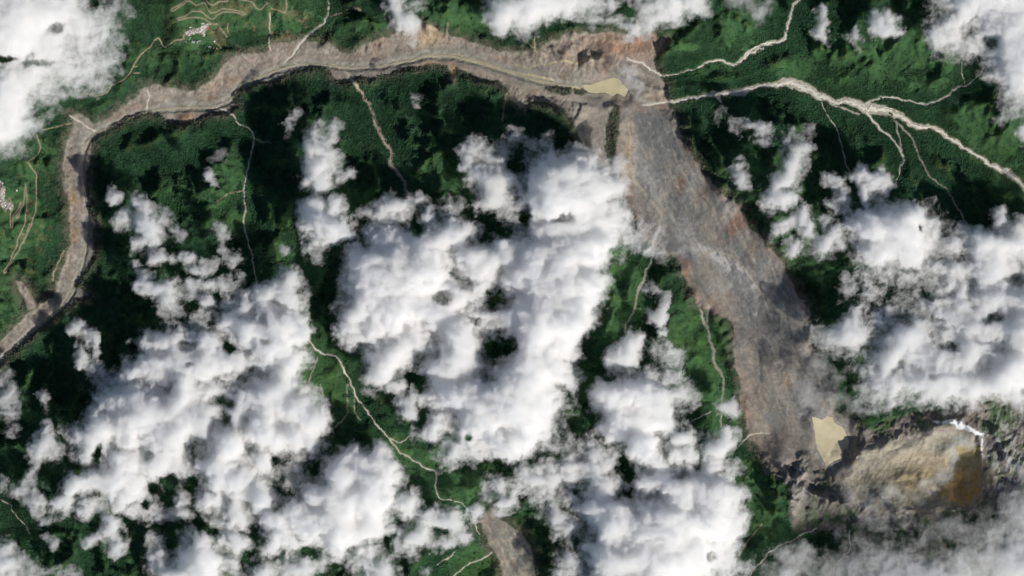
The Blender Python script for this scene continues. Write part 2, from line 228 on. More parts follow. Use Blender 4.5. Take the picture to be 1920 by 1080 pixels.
# ---------------------------------------------------------------- clouds: (label, thickness factor, puffs x y rx ry strength, gaps x y rx ry strength)
CLOUDS = [
("broad broken bank of cloud over the forest west of the winding village road", 0.8,
 [60,20,80,45,.9, 130,30,60,50,.9, 30,70,50,50,1, 100,90,70,40,.8, 180,70,45,45,.7, 210,60,20,45,.5, 60,140,70,40,.8, 150,140,60,25,.7, 20,190,40,60,1, 10,240,45,40,1, 60,245,22,22,.5, 190,120,40,20,.55, 225,20,20,20,.4, 90,200,22,30,.35, -60,60,70,120,1, -60,220,60,70,1, 60,-40,110,40,.8],
 [10,108,28,8,.8, 182,8,15,14,.8, 70,118,30,8,.6, 110,60,16,10,.4, 60,105,12,8,.4, 130,165,20,8,.4]),
("short diagonal wisp over dark forest, north-west of the two-lobed white puff", 0.5, [560,213,8,10,.42, 550,225,8,10,.42, 541,238,8,12,.48], []),
("compact two-lobed white puff hanging over the dark forest beside the landslide gully", 1.0,
 [615,252,24,16,.62, 600,275,28,22,.85, 590,318,26,24,1.05, 605,340,30,12,.85, 622,300,18,25,.75, 650,332,11,10,.5, 578,285,12,12,.7, 632,245,12,10,.4], []),
("faint small wisp above the uniform dark forest slope south of the gorge", 0.5, [780,180,12,11,.5, 777,203,9,5,.42], []),
("white puff spilling over the pale cliff head on the north rim of the gorge", 0.7, [745,12,15,20,.85, 758,40,20,22,.85, 770,55,17,18,.8, 785,20,15,20,.4, 742,-15,20,20,.8], []),
("long ragged cloud bank lying north of the gorge above the red-brown scar", 0.9,
 [940,30,24,30,1, 975,20,40,35,1, 1010,8,40,32,1, 1050,12,35,25,.9, 1080,28,20,16,.6, 1090,5,30,18,.8, 1110,40,15,20,.6, 1130,8,25,14,.7, 1150,45,20,11,.65, 1185,53,24,13,.8, 1215,35,25,20,.75, 1250,20,35,22,.9, 1295,10,30,22,.9, 1320,22,15,12,.5, 1200,8,15,12,.5, 1000,-30,90,30,.9, 1240,-30,80,30,.8],
 [1168,20,20,9,.8, 1040,45,10,10,.4]),
("thin broken veil between the north cloud bank and the braided pale stream", 0.4, [1395,10,22,15,.48, 1425,30,20,10,.5, 1375,-5,20,12,.4, 1440,5,15,14,.4], []),
("narrow upright puff east of the pale stream's upper reach", 0.8, [1530,28,10,10,.6, 1535,45,11,15,.7, 1538,68,13,13,.95, 1545,92,10,6,.35], []),
("round white puff with a ragged top standing between two faint wisps in the north-east", 0.8, [1650,45,22,18,.9, 1642,60,14,12,.85, 1672,57,13,10,.75, 1655,27,10,9,.55], []),
("faint small puff halfway between the narrow upright puff and the round white puff", 0.5, [1592,66,9,11,.52, 1602,80,12,8,.35], []),
("tall cloud mass filling the corner above the forked head of the white stream", 1.1,
 [1860,30,70,55,1, 1800,20,38,38,.9, 1900,90,45,80,1.05, 1870,85,35,40,.8, 1765,50,28,22,.7, 1750,80,21,18,.8, 1738,66,10,12,.6, 1780,75,30,20,.6, 1905,160,28,40,.9, 1875,130,30,30,.75, 1820,95,35,22,.65, 1790,102,25,12,.35, 1752,113,15,8,.35, 1895,200,25,25,.55, 1917,255,14,22,.75, 1868,225,12,10,.3, 1960,90,60,130,1, 1850,-30,100,40,1],
 [1848,82,16,16,.5, 1822,60,18,14,.3]),
("chain of puffs climbing beside the white stream's southern slopes, east of the debris flow", 0.8,
 [1475,252,14,14,.6, 1515,250,10,12,.38, 1495,280,22,20,.75, 1485,305,22,22,.9, 1470,335,23,18,.95, 1448,350,16,17,.85, 1445,375,20,17,.95, 1470,373,18,12,.9], []),
("scattered faint puffs along the debris flow's eastern forest edge", 0.6, [1350,222,14,14,.36, 1375,242,11,10,.5, 1410,245,20,10,.65, 1427,270,14,13,.7, 1390,333,14,20,.8, 1432,238,10,6,.4, 1385,300,7,8,.3], []),
("heart-shaped bright puff just south of the stream delta with the twin side channels", 0.9, [1613,333,18,16,1, 1640,343,22,16,.95, 1622,365,14,18,.85, 1642,380,22,15,.45], []),
("soft upright puff just west of the heart-shaped bright puff", 0.7, [1560,343,21,13,.75, 1565,370,15,20,.8, 1578,392,10,12,.6], []),
("ring of broken puffs between the debris flow and the great eastern bank", 0.7,
 [1465,432,19,13,.8, 1495,415,24,18,.85, 1515,440,15,14,.65, 1555,445,24,19,.9, 1535,462,22,10,.75, 1485,470,19,11,.8, 1545,408,12,8,.5, 1525,482,30,8,.35, 1500,455,16,10,.35], []),
("huge ragged cloud bank covering the slopes east of the lower debris flow", 1.0,
 [1625,425,36,30,1.1, 1670,415,40,26,1.1, 1712,405,27,20,1.1, 1690,445,45,30,1.1, 1640,475,42,24,1, 1700,480,45,22,.85, 1738,430,26,28,.7, 1760,462,40,28,.6, 1790,450,30,20,.62, 1830,455,35,20,.85, 1850,472,45,25,.95, 1900,455,40,30,1, 1865,413,20,17,.72, 1915,428,12,14,.7, 1850,510,48,24,.95, 1780,510,45,25,.72, 1900,515,30,25,.6, 1700,520,50,14,.55, 1650,510,25,12,.5, 1900,565,45,28,1, 1850,560,35,25,.9, 1790,560,50,18,.7, 1750,585,40,16,.62, 1800,600,60,28,.85, 1850,612,38,28,.8, 1905,620,40,40,1.1, 1890,690,60,45,1.1, 1800,660,50,34,.85, 1700,620,45,20,.85, 1690,650,50,28,.9, 1650,672,33,28,.8, 1740,685,50,33,.85, 1650,712,33,26,.75, 1720,718,60,28,.9, 1800,715,60,28,.9, 1860,725,50,20,.9, 1760,740,60,16,.75, 1820,745,40,12,.6, 1640,748,40,14,.45, 1960,560,50,160,1, 1905,758,18,16,.6, 1660,590,60,60,.42, 1740,560,70,60,.45, 1820,540,80,60,.5, 1700,680,90,60,.5, 1640,650,50,60,.42, 1800,640,100,60,.55, 1620,520,40,40,.36],
 [1740,553,22,9,.6, 1895,525,20,12,.55, 1850,597,20,9,.5, 1765,650,20,7,.5, 1660,562,18,14,.5, 1718,432,6,5,.4, 1700,505,24,5,.3, 1745,600,16,7,.3, 1740,700,14,8,.3, 1770,745,10,5,.3]),
("grey torn cloud scraps in the shade west of the huge eastern bank", 0.5,
 [1590,622,30,19,.85, 1568,626,24,18,.75, 1602,602,22,17,.7, 1542,630,26,22,.66, 1580,650,26,18,.6, 1592,528,17,17,.52, 1575,550,16,14,.4, 1615,560,20,13,.4, 1550,655,25,12,.32, 1640,585,22,14,.42, 1630,530,20,12,.4], []),  # scraps thickened, and a western puff added, to throw shadow on the debris flow
("thin veil drifting over the foot of the debris flow north of the yellow lake", 0.35, [1530,690,20,20,.32, 1510,735,19,30,.44, 1555,752,24,16,.38, 1600,765,24,12,.36, 1480,700,22,14,.26, 1560,715,24,18,.34, 1500,770,16,10,.3, 1620,735,24,16,.38], []),
("hazy streak of cloud trailing across the yellow-brown cirque", 0.4, [1795,826,22,8,.42, 1775,852,9,25,.45, 1758,885,15,16,.45, 1735,905,26,12,.42, 1670,925,50,16,.3], []),
("low grey veil along the alpine slopes south of the cirque", 0.45,
 [1480,1045,38,26,.6, 1465,1068,30,18,.6, 1560,1062,50,22,.42, 1640,1042,40,36,.38, 1700,1062,60,26,.6, 1760,1070,50,24,.7, 1820,1050,50,32,.6, 1885,1060,60,40,.85, 1905,960,28,45,.6, 1860,1000,50,28,.42, 1780,985,40,20,.36, 1640,970,60,26,.3, 1900,880,22,30,.3, 1600,930,36,20,.26, 1720,1000,50,24,.3, 1840,990,60,30,.36, 1600,1010,50,30,.26, 1660,1065,120,26,.5, 1895,930,36,50,.32, 1940,1040,60,60,.9, 1700,1110,200,30,.8], [1640,1000,18,12,.3]),
("great white cumulus mass over the middle of the forest, touching the debris flow", 1.25,
 [1050,318,48,28,1.2, 1095,315,34,26,1.1, 1020,345,38,28,1.15, 1120,345,33,28,1.1, 1060,360,60,30,1.2, 1150,312,14,22,.7, 1163,350,18,28,.7,
  1000,382,36,26,1.05, 1060,385,50,30,1.2, 1110,385,40,28,1, 1030,430,50,28,.9, 1080,430,45,30,.95, 1130,420,38,33,.9, 1158,400,24,28,.72, 1175,440,24,24,.65, 1200,430,13,36,.52, 1222,458,14,22,.6,
  1000,480,45,30,1.05, 1060,480,50,30,1.1, 1110,470,38,30,1.1, 1138,462,20,22,.95, 980,520,45,35,1.1, 1040,530,50,35,1.1, 1090,530,40,30,1.05, 1118,530,28,22,1, 1010,580,50,35,1.2, 1070,580,38,32,1.1, 1105,567,24,18,.85,
  1000,630,45,38,1.2, 1050,620,38,33,1.1, 1080,600,26,22,.95, 990,690,45,40,1.2, 1040,680,32,33,1.05, 1068,650,20,18,.85, 1058,705,22,18,.75,
  700,402,24,15,.5, 730,400,32,18,.75, 748,388,28,18,.85, 778,383,16,13,.6, 720,440,33,22,.8, 760,448,33,22,.85, 688,490,38,26,1.05, 740,480,45,28,1.1, 790,478,33,26,1.05, 700,530,50,35,1.2, 760,530,50,40,1.2, 810,510,43,34,1.2, 680,580,38,34,1.1, 740,590,45,38,1.2, 800,580,45,33,1.1, 660,618,20,20,.85, 700,628,28,20,.95, 668,640,18,12,.85,
  715,690,27,26,1.05, 740,662,40,24,.95, 780,640,40,28,.9, 830,600,33,28,.85, 850,560,28,28,.95, 830,450,38,22,.95, 860,440,33,20,.95, 830,420,26,12,.6, 806,400,15,18,.85, 845,388,24,14,.5, 880,480,40,20,.85, 900,500,38,22,.95, 930,480,30,24,.95, 950,468,25,22,.95, 880,550,28,22,.8, 915,535,30,14,.7, 900,590,33,18,.85, 950,595,30,16,.9, 860,622,33,24,1.05, 858,652,36,33,1.15, 830,690,33,28,1.05, 870,690,33,22,.9, 900,650,18,20,.7, 940,612,35,13,.75, 930,695,30,16,.55,
  850,740,38,32,1.2, 900,750,50,38,1.2, 950,760,45,42,1.2, 900,800,42,33,1.1, 940,830,38,22,1.1, 1000,760,48,48,1.15, 985,815,36,34,1.1, 868,812,22,22,.75, 850,842,28,20,.75, 828,790,30,22,.7, 800,805,22,16,.7, 850,862,26,12,.65, 890,850,26,16,.7, 975,715,40,30,1],
 [1055,412,18,8,.35, 985,405,12,18,.85, 962,648,9,22,.7, 930,560,26,20,.6, 937,655,26,13,.95, 787,427,11,20,.95, 855,510,12,12,.6, 832,558,20,9,.5, 890,597,20,7,.4, 877,813,8,6,.8, 785,706,22,12,.95, 690,585,8,20,.1, 820,665,10,10,.3]),
("grey arm of cloud in the shade at the north end of the great cumulus mass", 0.6,
 [975,262,33,18,.42, 1010,270,28,14,.45, 940,282,28,22,.5, 888,285,20,18,.7, 915,300,22,22,.62, 903,330,27,22,.85, 935,348,28,22,.95, 878,310,13,13,.6, 925,375,30,18,.95, 905,385,22,12,.8, 950,395,24,14,.6], [960,310,12,14,.5]),
("wedge of soft puffs under the great cumulus mass beside the grassy valley", 0.7, [765,760,22,16,.8, 785,745,18,13,.75, 740,722,18,12,.9, 700,735,12,10,.4, 800,740,16,10,.5], []),
("white puff with a flat foot between the two-lobed puff and the great cumulus mass", 1.0,
 [590,383,21,14,.9, 630,383,19,16,.9, 600,413,31,24,1.1, 630,430,27,21,1.1, 610,447,28,12,.95, 655,440,13,14,.85, 590,474,17,10,.5, 666,420,9,8,.6, 535,475,9,8,.55], []),
("small isolated puff over the forest between the big bend and the pale side stream", 0.7, [390,332,11,13,.85, 398,346,8,6,.5], []),
("loose faint wisps close to the top bend of the pale side stream", 0.4, [412,293,14,8,.36, 425,285,8,6,.3, 432,305,8,5,.25], []),
("stepped string of small puffs over the forest east of the river's straight reach", 0.8,
 [215,363,14,11,.75, 228,372,10,8,.6, 235,413,18,15,.8, 265,382,11,20,.8, 275,420,23,24,1, 260,462,14,13,.85, 287,445,18,18,.95, 300,482,18,13,.8, 266,497,12,7,.5, 310,415,17,13,.55, 330,440,13,13,.5, 325,487,9,9,.55], []),
("broken rows of low puffs north of the great western cumulus field", 0.6,
 [355,480,15,10,.75, 373,505,25,7,.7, 395,497,16,7,.6, 420,435,15,20,.6, 423,462,12,12,.62, 440,485,17,11,.65, 275,530,18,20,.85, 300,545,29,16,.85, 326,550,17,14,.8, 320,578,24,18,.68, 360,545,15,16,.72, 390,535,20,11,.85, 425,530,20,10,.6, 450,525,16,11,.5, 393,567,14,12,.8, 430,562,16,11,.6, 310,600,14,9,.5, 380,598,25,12,.6, 350,615,16,10,.5], []),
("slanting puff over the dark forest south-east of the short landslide spur", 0.7, [143,613,15,11,.85, 165,635,18,13,.85, 180,652,9,17,.8, 157,672,13,10,.8, 176,685,11,14,.55], []),
("great western cumulus field spread over the lower forest", 1.1,
 [545,525,21,18,.9, 520,545,27,23,.95, 500,570,26,23,.9, 550,560,23,23,.9, 505,610,28,30,1, 545,600,28,26,1.05, 570,620,17,20,1.05, 530,640,35,25,1.1, 500,660,30,35,1.05, 550,680,28,24,1.05, 540,710,25,25,1,
  275,640,19,20,.85, 310,640,26,22,.95, 345,652,30,28,.95, 388,640,26,18,1, 440,600,24,23,.95, 460,570,19,20,.9, 470,620,25,30,1.1, 405,665,30,22,.9, 445,680,30,28,.95, 300,690,48,26,1, 370,690,50,26,1, 250,700,33,20,.95, 210,710,25,12,.75,
  220,750,40,28,1, 270,760,45,35,1.2, 330,760,45,30,1.1, 260,800,45,38,1.2, 200,800,38,28,1, 152,808,24,15,.85, 180,838,33,28,.95, 320,820,45,38,1.15, 370,790,33,33,1.05, 300,868,45,30,1, 240,870,33,33,1, 205,900,38,28,.95, 150,912,28,22,.95, 120,940,26,17,.9, 98,968,18,14,.6, 180,950,28,16,.7, 250,920,33,26,.95, 285,958,40,12,.8, 340,962,30,11,.75, 235,945,18,14,.7,
  400,745,36,34,.9, 450,760,33,38,.95, 430,830,38,38,1.15, 408,880,33,36,1.1, 450,900,33,38,1.1, 398,940,22,18,.9, 440,962,33,18,.95, 355,880,18,12,.6, 345,730,30,20,1, 350,930,20,14,.6,
  510,740,40,35,1.1, 560,760,38,33,1.2, 590,790,23,28,1.1, 500,800,35,38,1.1, 550,820,38,28,1.1, 588,830,18,18,.9, 500,862,28,28,.95, 555,890,25,16,.55, 495,930,25,28,1.1, 650,850,24,18,1, 680,860,24,18,.95, 720,858,24,20,1, 737,882,13,18,.9, 650,890,38,28,1.2, 700,900,38,30,1.25, 590,925,26,22,1.1, 640,940,45,35,1.2, 700,940,43,33,1.25, 730,930,18,18,.85, 600,980,43,28,1.1, 560,960,33,23,1.05, 520,980,28,28,1.05, 650,990,43,26,1.15, 700,980,33,22,1.05, 630,1018,33,16,.95, 740,990,18,12,.6, 770,940,20,20,.95, 540,1010,28,20,.95, 508,1020,20,18,.9, 578,1015,18,8,.8, 560,1062,40,18,.85, 500,1068,25,16,.8, 602,1055,14,12,.7],
 [358,645,20,9,.5, 432,648,12,10,.95, 360,682,9,7,.5, 184,853,8,22,.9, 284,853,10,10,.4, 290,912,14,13,.85, 322,903,17,13,.95, 362,910,14,18,.6, 275,946,10,8,.8, 418,752,24,14,.55, 428,785,13,12,.75, 585,1028,20,11,.85, 524,868,9,13,.6, 500,600,6,10,.3, 500,640,8,8,.3, 310,605,20,6,.3, 150,930,6,6,.3]),
("faint grey patches of cloud against the western edge, below the river mouth", 0.5, [15,742,21,35,.66, 84,752,7,28,.5, 86,798,7,7,.55, 20,800,14,14,.35, 10,905,12,13,.45], []),
("small ragged clump of puffs between the western edge and the cumulus field", 0.7, [88,840,25,22,.9, 66,862,12,28,.68, 60,895,11,18,.6, 42,917,15,16,.65, 75,932,24,17,.75], []),
("little stacked puffs over the southern forest, below the cumulus field's ragged edge", 0.8, [212,985,18,14,.95, 190,1010,20,13,.75, 222,1020,13,13,.9, 95,1015,13,8,.42], []),
("low grey bank against the south-western corner", 0.7, [20,1062,40,18,.85, 0,1035,25,22,.85, 130,1067,25,12,.5, 80,1075,30,10,.5, 20,1110,90,30,.8], []),
("domed white cumulus at the southern edge of the dark shaded hollow", 1.1, [372,1030,33,27,1.15, 387,1055,38,33,1.2, 340,1072,38,18,.95, 290,1020,17,18,.55, 300,1050,23,22,.7, 440,1010,21,16,.95, 450,1028,15,13,.85, 440,1062,18,16,.7, 370,1110,70,30,1], []),
("curled scalloped cloud over the grassy spur south of the great cumulus mass", 0.8, [780,1000,26,16,.85, 808,968,28,16,.85, 845,972,28,17,.9, 862,1000,17,17,.85, 822,1012,24,11,.75, 758,1020,19,9,.6], [825,992,14,7,.5]),
("grey half-shaded puff low beside the southern ravine", 0.8, [692,1028,24,18,.75, 680,1055,28,18,.8, 722,1062,20,18,.95, 760,1036,26,8,.42, 800,1074,16,8,.5, 700,1095,40,20,.8], []),
("pair of small bright puffs over the head of the southern debris flow", 0.8, [893,955,15,11,.9, 957,935,23,18,.95, 935,905,23,14,.62, 910,920,11,13,.6, 966,912,17,10,.7], []),
("broad soft grey cloud shelf between the great mass and the bright southern cumulus", 0.7,
 [1110,845,28,23,.85, 1138,862,15,17,.85, 1082,850,28,20,.5, 1050,832,28,16,.42, 990,895,26,18,.85, 1030,890,28,20,.85, 1070,880,28,20,.8, 1110,888,33,24,.85, 1130,912,28,22,.95, 1022,920,22,17,.75, 1060,922,22,14,.45, 1040,958,24,20,.85, 1060,990,23,16,.8, 1065,1048,23,28,.75, 1050,1072,18,14,.7], [1040,865,10,6,.3]),
("bright southern cumulus mass reaching the bottom of the debris flow valley", 1.25,
 [1140,750,33,28,1.15, 1180,740,45,28,1.2, 1220,745,38,33,1.1, 1150,790,28,28,1.15, 1190,790,38,28,1.05, 1238,780,33,22,.95, 1268,742,28,22,.72, 1292,745,13,18,.5, 1160,815,14,16,1,
  1205,835,33,26,1.3, 1188,848,16,16,1.1, 1235,860,18,14,.95, 1205,900,28,26,1, 1240,900,28,24,1, 1110,950,33,28,1.1, 1270,920,38,28,1.15, 1330,920,43,28,1.1, 1368,930,28,18,.85, 1150,980,45,33,1.2, 1210,980,50,38,1.25, 1270,980,50,38,1.3, 1330,970,43,38,1.2, 1372,975,22,26,.8, 1130,1040,33,38,1.15, 1180,1040,50,38,1.2, 1240,1040,50,38,1.3, 1300,1040,43,38,1.2, 1342,1040,26,28,.85, 1360,1010,22,28,.6, 1382,1060,28,18,.6, 1300,890,26,18,.8, 1210,1110,140,40,1.2, 1170,950,30,22,.9],
 [1142,836,10,10,.7, 1160,858,13,12,.9, 1175,885,13,20,.98, 1175,915,12,12,.9, 1330,1036,12,13,.5, 1255,850,8,16,.5]),
("knobbly puff tucked between the bright southern cumulus and its small eastern neighbour", 1.0, [1275,815,24,19,.95, 1290,850,19,20,.95, 1265,850,14,18,.8], []),
("small towering puff nearest the bare edge of the lower debris flow", 0.9, [1340,835,20,23,1.05, 1355,822,14,13,.95, 1330,872,23,18,.75, 1370,872,23,13,.6, 1360,765,21,14,.8, 1376,815,8,8,.6, 1345,895,26,10,.7], []),
("boot-shaped white puff standing over the dark valley west of the green ridge", 0.9, [1165,670,24,18,1.05, 1180,650,17,20,.95, 1190,634,13,9,.5, 1230,655,23,13,.5, 1262,660,21,11,.75, 1215,700,23,13,.6, 1252,702,28,16,.62], []),
("small hooked puff between the stream gully and the bright green ridge", 0.7, [1225,592,17,11,.9, 1241,585,12,16,.9, 1243,560,9,18,.55, 1222,545,14,7,.42, 1240,622,11,9,.8], []),
("dusty haze hanging over the yellow lake at the head of the gorge", 0.35, [1170,135,18,14,.44, 1185,155,24,22,.44, 1205,176,16,16,.38], []),
("barely visible wisps crossing the middle of the debris flow", 0.3, [1285,430,26,14,.32, 1275,470,18,12,.38, 1240,480,14,12,.4, 1345,540,20,8,.26], []),
]

def cloud_fields(X, Y):
    """warp and detail noise shared by all clouds on the grid X, Y"""
    wxn = fbm(X, Y, 58, 6, 21, .66); wyn = fbm(X, Y, 58, 6, 57, .66)
    n1 = fbm(X + 14 * wxn, Y + 14 * wyn, 30, 5, 33, .74)
    bl = billow(X + 8 * wyn, Y + 8 * wxn, 56, 5, 71, .55)
    return dict(wx=wxn * 29, wy=wyn * 34, n=n1, b=bl)

def cloud_thickness(c, X, Y, f):
    """metres of cloud above each point"""
    lab, tf, puffs, gaps = c
    x = X + f['wx']; y = Y + f['wy']
    F = np.zeros(X.shape, np.float32)
    for i in range(0, len(puffs), 5):
        cx, cy, rx, ry, a = puffs[i:i + 5]
        rm = math.sqrt(rx * ry); rx, ry = (rx * .75 + rm * .25) * 1.13 + 1, (ry * .6 + rm * .4) * 1.13 + 2
        r = np.sqrt(((x - cx) / rx) ** 2 + ((y - cy) / ry) ** 2)
        k = (1 - sstep(.1, 1.72, r)) * a
        F += k ** 3
    F = F ** (1 / 3.)
    for i in range(0, len(gaps), 5):
        cx, cy, rx, ry, a = gaps[i:i + 5]
        r = np.sqrt(((X + .6 * f['wx'] - cx) / (rx * 1.1)) ** 2 + ((Y + .6 * f['wy'] - cy) / (ry * 1.1)) ** 2)
        F *= 1 - a * (1 - sstep(.4, 1.25, r))
    hazy = 1.0 if tf > .46 else .3
    v = F - .16 + .72 * hazy * f['n'] * (1 - .8 * sstep(.45, 1.0, F)) * sstep(.02, .2, F)
    v = np.clip(v, 0, None)
    v2 = np.clip(F - .05 + .6 * f['n'], 0, None) * sstep(.02, .15, F)
    thin = 120 * v ** 1.55 + 26 * v2 ** 1.4
    tall = 190 * sstep(.42, 1.2, v) * (.7 + .4 * f['b']) * tf
    return thin + tall
# ---------------------------------------------------------------- grid
STEP = 2.0
inx = np.arange(-40, 1960.1, STEP); iny = np.arange(-40, 1120.1, STEP)
og = 16 * 1.19 ** np.arange(1, 28); og = np.cumsum(og); og = og[og < 3600]
gx = np.concatenate([(-40 - og)[::-1], inx, 1960 + og]); gy = np.concatenate([(-40 - og)[::-1], iny, 1120 + og])
X, Y = np.meshgrid(gx, gy)
NO = len(og); IN = (slice(NO, NO + len(iny)), slice(NO, NO + len(inx)))

def densify():
    out = []
    for name, pts, z0, z1, flat, kind in STREAMS:
        p = np.array(pts, float); seg = np.hypot(*np.diff(p[:, :2], axis=0).T); s = np.concatenate([[0], np.cumsum(seg)])
        q = np.arange(0, s[-1], 5.0)
        f = q / s[-1]
        wv = np.interp(q, s, p[:, 2]) * .5 if name in ('flow', 'right', 'lobe', 'low') else np.full(q.shape, float(flat))
        out.append(np.stack([np.interp(q, s, p[:, 0]), np.interp(q, s, p[:, 1]), z0 + (z1 - z0) * f, wv], 1))
    return np.concatenate(out)

def height_base():
    sx = np.unique(np.concatenate([np.arange(0, NO), np.arange(NO, NO + len(inx), 4), [NO + len(inx) - 1], np.arange(NO + len(inx), len(gx))]))
    sy = np.unique(np.concatenate([np.arange(0, NO), np.arange(NO, NO + len(iny), 4), [NO + len(iny) - 1], np.arange(NO + len(iny), len(gy))]))
    cx, cyy = np.meshgrid(gx[sx], gy[sy])
    qx = cx + 16 * fbm(cx, cyy, 150, 3, 3) + 6 * fbm(cx, cyy, 40, 2, 5); qy = cyy + 16 * fbm(cx, cyy, 150, 3, 4) + 6 * fbm(cx, cyy, 40, 2, 6)
    pts = densify().astype(np.float32)
    # the gorge itself must stay where it is: less warp near the main channel
    H = np.empty(cx.shape, np.float32); D = np.empty(cx.shape, np.float32)
    for r in range(cx.shape[0]):
        d0 = np.hypot(cx[r][:, None] - pts[None, :, 0], cyy[r][:, None] - pts[None, :, 1])
        near = d0.min(1); k = sstep(8, 60, near)
        ax = cx[r] + (qx[r] - cx[r]) * k; ay = cyy[r] + (qy[r] - cyy[r]) * k
        d = np.hypot(ax[:, None] - pts[None, :, 0], ay[:, None] - pts[None, :, 1])
        dm = np.maximum(d - pts[None, :, 3], 0) * S
        h = pts[None, :, 2] + 330 * (1 - np.exp(-dm / 430)) + .10 * dm
        H[r] = h.min(1); D[r] = np.maximum(d0 - pts[None, :, 3], 0).min(1)
    def up(A):
        B = np.array([np.interp(gx, gx[sx], A[i]) for i in range(A.shape[0])])
        return np.array([np.interp(gy, gy[sy], B[:, j]) for j in range(B.shape[1])]).T
    return up(H), up(D)

def smooth(A, n):
    for _ in range(n):
        A[1:-1] = (A[:-2] + 2 * A[1:-1] + A[2:]) / 4
        A[:, 1:-1] = (A[:, :-2] + 2 * A[:, 1:-1] + A[:, 2:]) / 4
    return A

def erode(Z, hardness, n, steps, cell, rate, seed):
    """rain drops that run down the slope, picking up and dropping soil"""
    rng = np.random.RandomState(seed); h, wd = Z.shape; Zf = Z.ravel().copy()
    for b in range(n):
        m = 26000
        x = rng.rand(m) * (wd - 3) + 1; y = rng.rand(m) * (h - 3) + 1
        vx = np.zeros(m); vy = np.zeros(m); sed = np.zeros(m); water = np.ones(m); vel = np.ones(m)
        for s in range(steps):
            xi = x.astype(int); yi = y.astype(int); fx = x - xi; fy = y - yi; i = yi * wd + xi
            a, bb, c, d = Zf[i], Zf[i + 1], Zf[i + wd], Zf[i + wd + 1]
            gxx = ((bb - a) * (1 - fy) + (d - c) * fy); gyy = ((c - a) * (1 - fx) + (d - bb) * fx)
            z = a * (1 - fx) * (1 - fy) + bb * fx * (1 - fy) + c * (1 - fx) * fy + d * fx * fy
            g = np.hypot(gxx, gyy) + 1e-6
            vx = vx * .35 - gxx / g * .65; vy = vy * .35 - gyy / g * .65
            nv = np.hypot(vx, vy) + 1e-6; vx /= nv; vy /= nv
            nx = np.clip(x + vx, 1, wd - 2.01); ny = np.clip(y + vy, 1, h - 2.01)
            xj = nx.astype(int); yj = ny.astype(int); hx = nx - xj; hy = ny - yj; j = yj * wd + xj
            z2 = Zf[j] * (1 - hx) * (1 - hy) + Zf[j + 1] * hx * (1 - hy) + Zf[j + wd] * (1 - hx) * hy + Zf[j + wd + 1] * hx * hy
            dz = z2 - z
            cap = np.maximum(-dz / cell, .01) * vel * water * 9
            dep = np.where(dz > 0, np.minimum(sed, dz), np.where(sed > cap, (sed - cap) * .25, -np.minimum((cap - sed) * rate * hardness.ravel()[i], -dz * .7 + 1e-4)))
            sed -= dep
            for o, wt in ((0, (1 - fx) * (1 - fy)), (1, fx * (1 - fy)), (wd, (1 - fx) * fy), (wd + 1, fx * fy)):
                Zf += np.bincount(i + o, weights=dep * wt, minlength=Zf.size)
            vel = np.sqrt(np.maximum(vel * vel * .9 - dz * .12, .05)); vel = np.minimum(vel, 6)
            water *= .985
            x, y = nx, ny
    return Zf.reshape(h, wd)

Z, D = height_base()
off = sstep(4, 60, D)
R1 = ridged(X + 10 * fbm(X, Y, 60, 3, 9), Y + 10 * fbm(X, Y, 60, 3, 10), 105, 5, 14, .52)
R2 = ridged(X + 9 * fbm(X, Y, 40, 2, 17), Y + 9 * fbm(X, Y, 40, 2, 18), 48, 4, 19, .55); calm = np.exp(-(((X - 780) / 300) ** 2 + ((Y - 210) / 90) ** 2))
vil = np.clip(np.exp(-(((X - 20) / 80) ** 2 + ((Y - 410) / 150) ** 2)) + np.exp(-(((X - 400) / 130) ** 2 + ((Y - 45) / 60) ** 2)), 0, 1); off = off * (1 - .72 * vil)
Z = Z + off * (R2 - .35) * 105 * (1 - .6 * calm) + off * (ridged(X + 5 * fbm(X, Y, 20, 2, 27), Y + 5 * fbm(X, Y, 20, 2, 28), 24, 3, 29, .5) - .35) * 34 * (1 - .5 * calm) + off * (R1 - .35) * 225 + sstep(60, 600, np.maximum(np.maximum(-X, X - 1920), np.maximum(-Y, Y - 1080))) * fbm(X, Y, 900, 4, 77) * 500
Z += sstep(2, 20, D) * fbm(X, Y, 22, 3, 15) * 12
Z = smooth(Z, 2)

# masks
wxm = 5 * fbm(X, Y, 16, 4, 41, .6) + 5 * fbm(X, Y, 50, 2, 46); wym = 5 * fbm(X, Y, 16, 4, 42, .6) + 5 * fbm(X, Y, 50, 2, 47)
XW, YW = X + wxm, Y + wym
def soft(sd, e=2.5): return sstep(-e, e, sd)
def psd(pts, k=1.0): 
    # distances on the regular grid rows/cols; the warp enters as a noise offset of the distance
    return poly_sd(X, Y, pts) + k * edge_n
edge_n = 6 * fbm(X, Y, 16, 5, 43, .75) + 6 * fbm(X, Y, 45, 2, 48)
g_sd = psd(GORGE); fl_sd = psd(FLOW, 1.5) + 3 * fbm(X, Y, 28, 2, 49); lo_sd = psd(LOBE); lw_sd = psd(LOWFLOW); sc_sd = psd(SCAR_LEFT, .3); al_sd = psd(ALPINE, 2.2)
main_sd = line_sd(X, Y, STREAMS[0][1])
bare_sd = np.maximum.reduce([g_sd, fl_sd, lo_sd, lw_sd, sc_sd])
grove = psd([(1020,165),(1045,160),(1072,163),(1072,176),(1055,180),(1035,172)], .5); grove = np.maximum(grove, psd([(1075,165),(1102,168),(1104,174),(1090,178),(1076,176)], .4))
strip = psd([(1163,198),(1162,230),(1153,262),(1148,285),(1137,275),(1135,240),(1146,205)], .5)
bare_sd = np.where(g_sd + fl_sd + lo_sd > -900, bare_sd, bare_sd)
bare = soft(bare_sd) * (1 - soft(grove, 1.5)) * (1 - .85 * soft(strip, 2))
alp = soft(al_sd, 6) * (1 - bare)
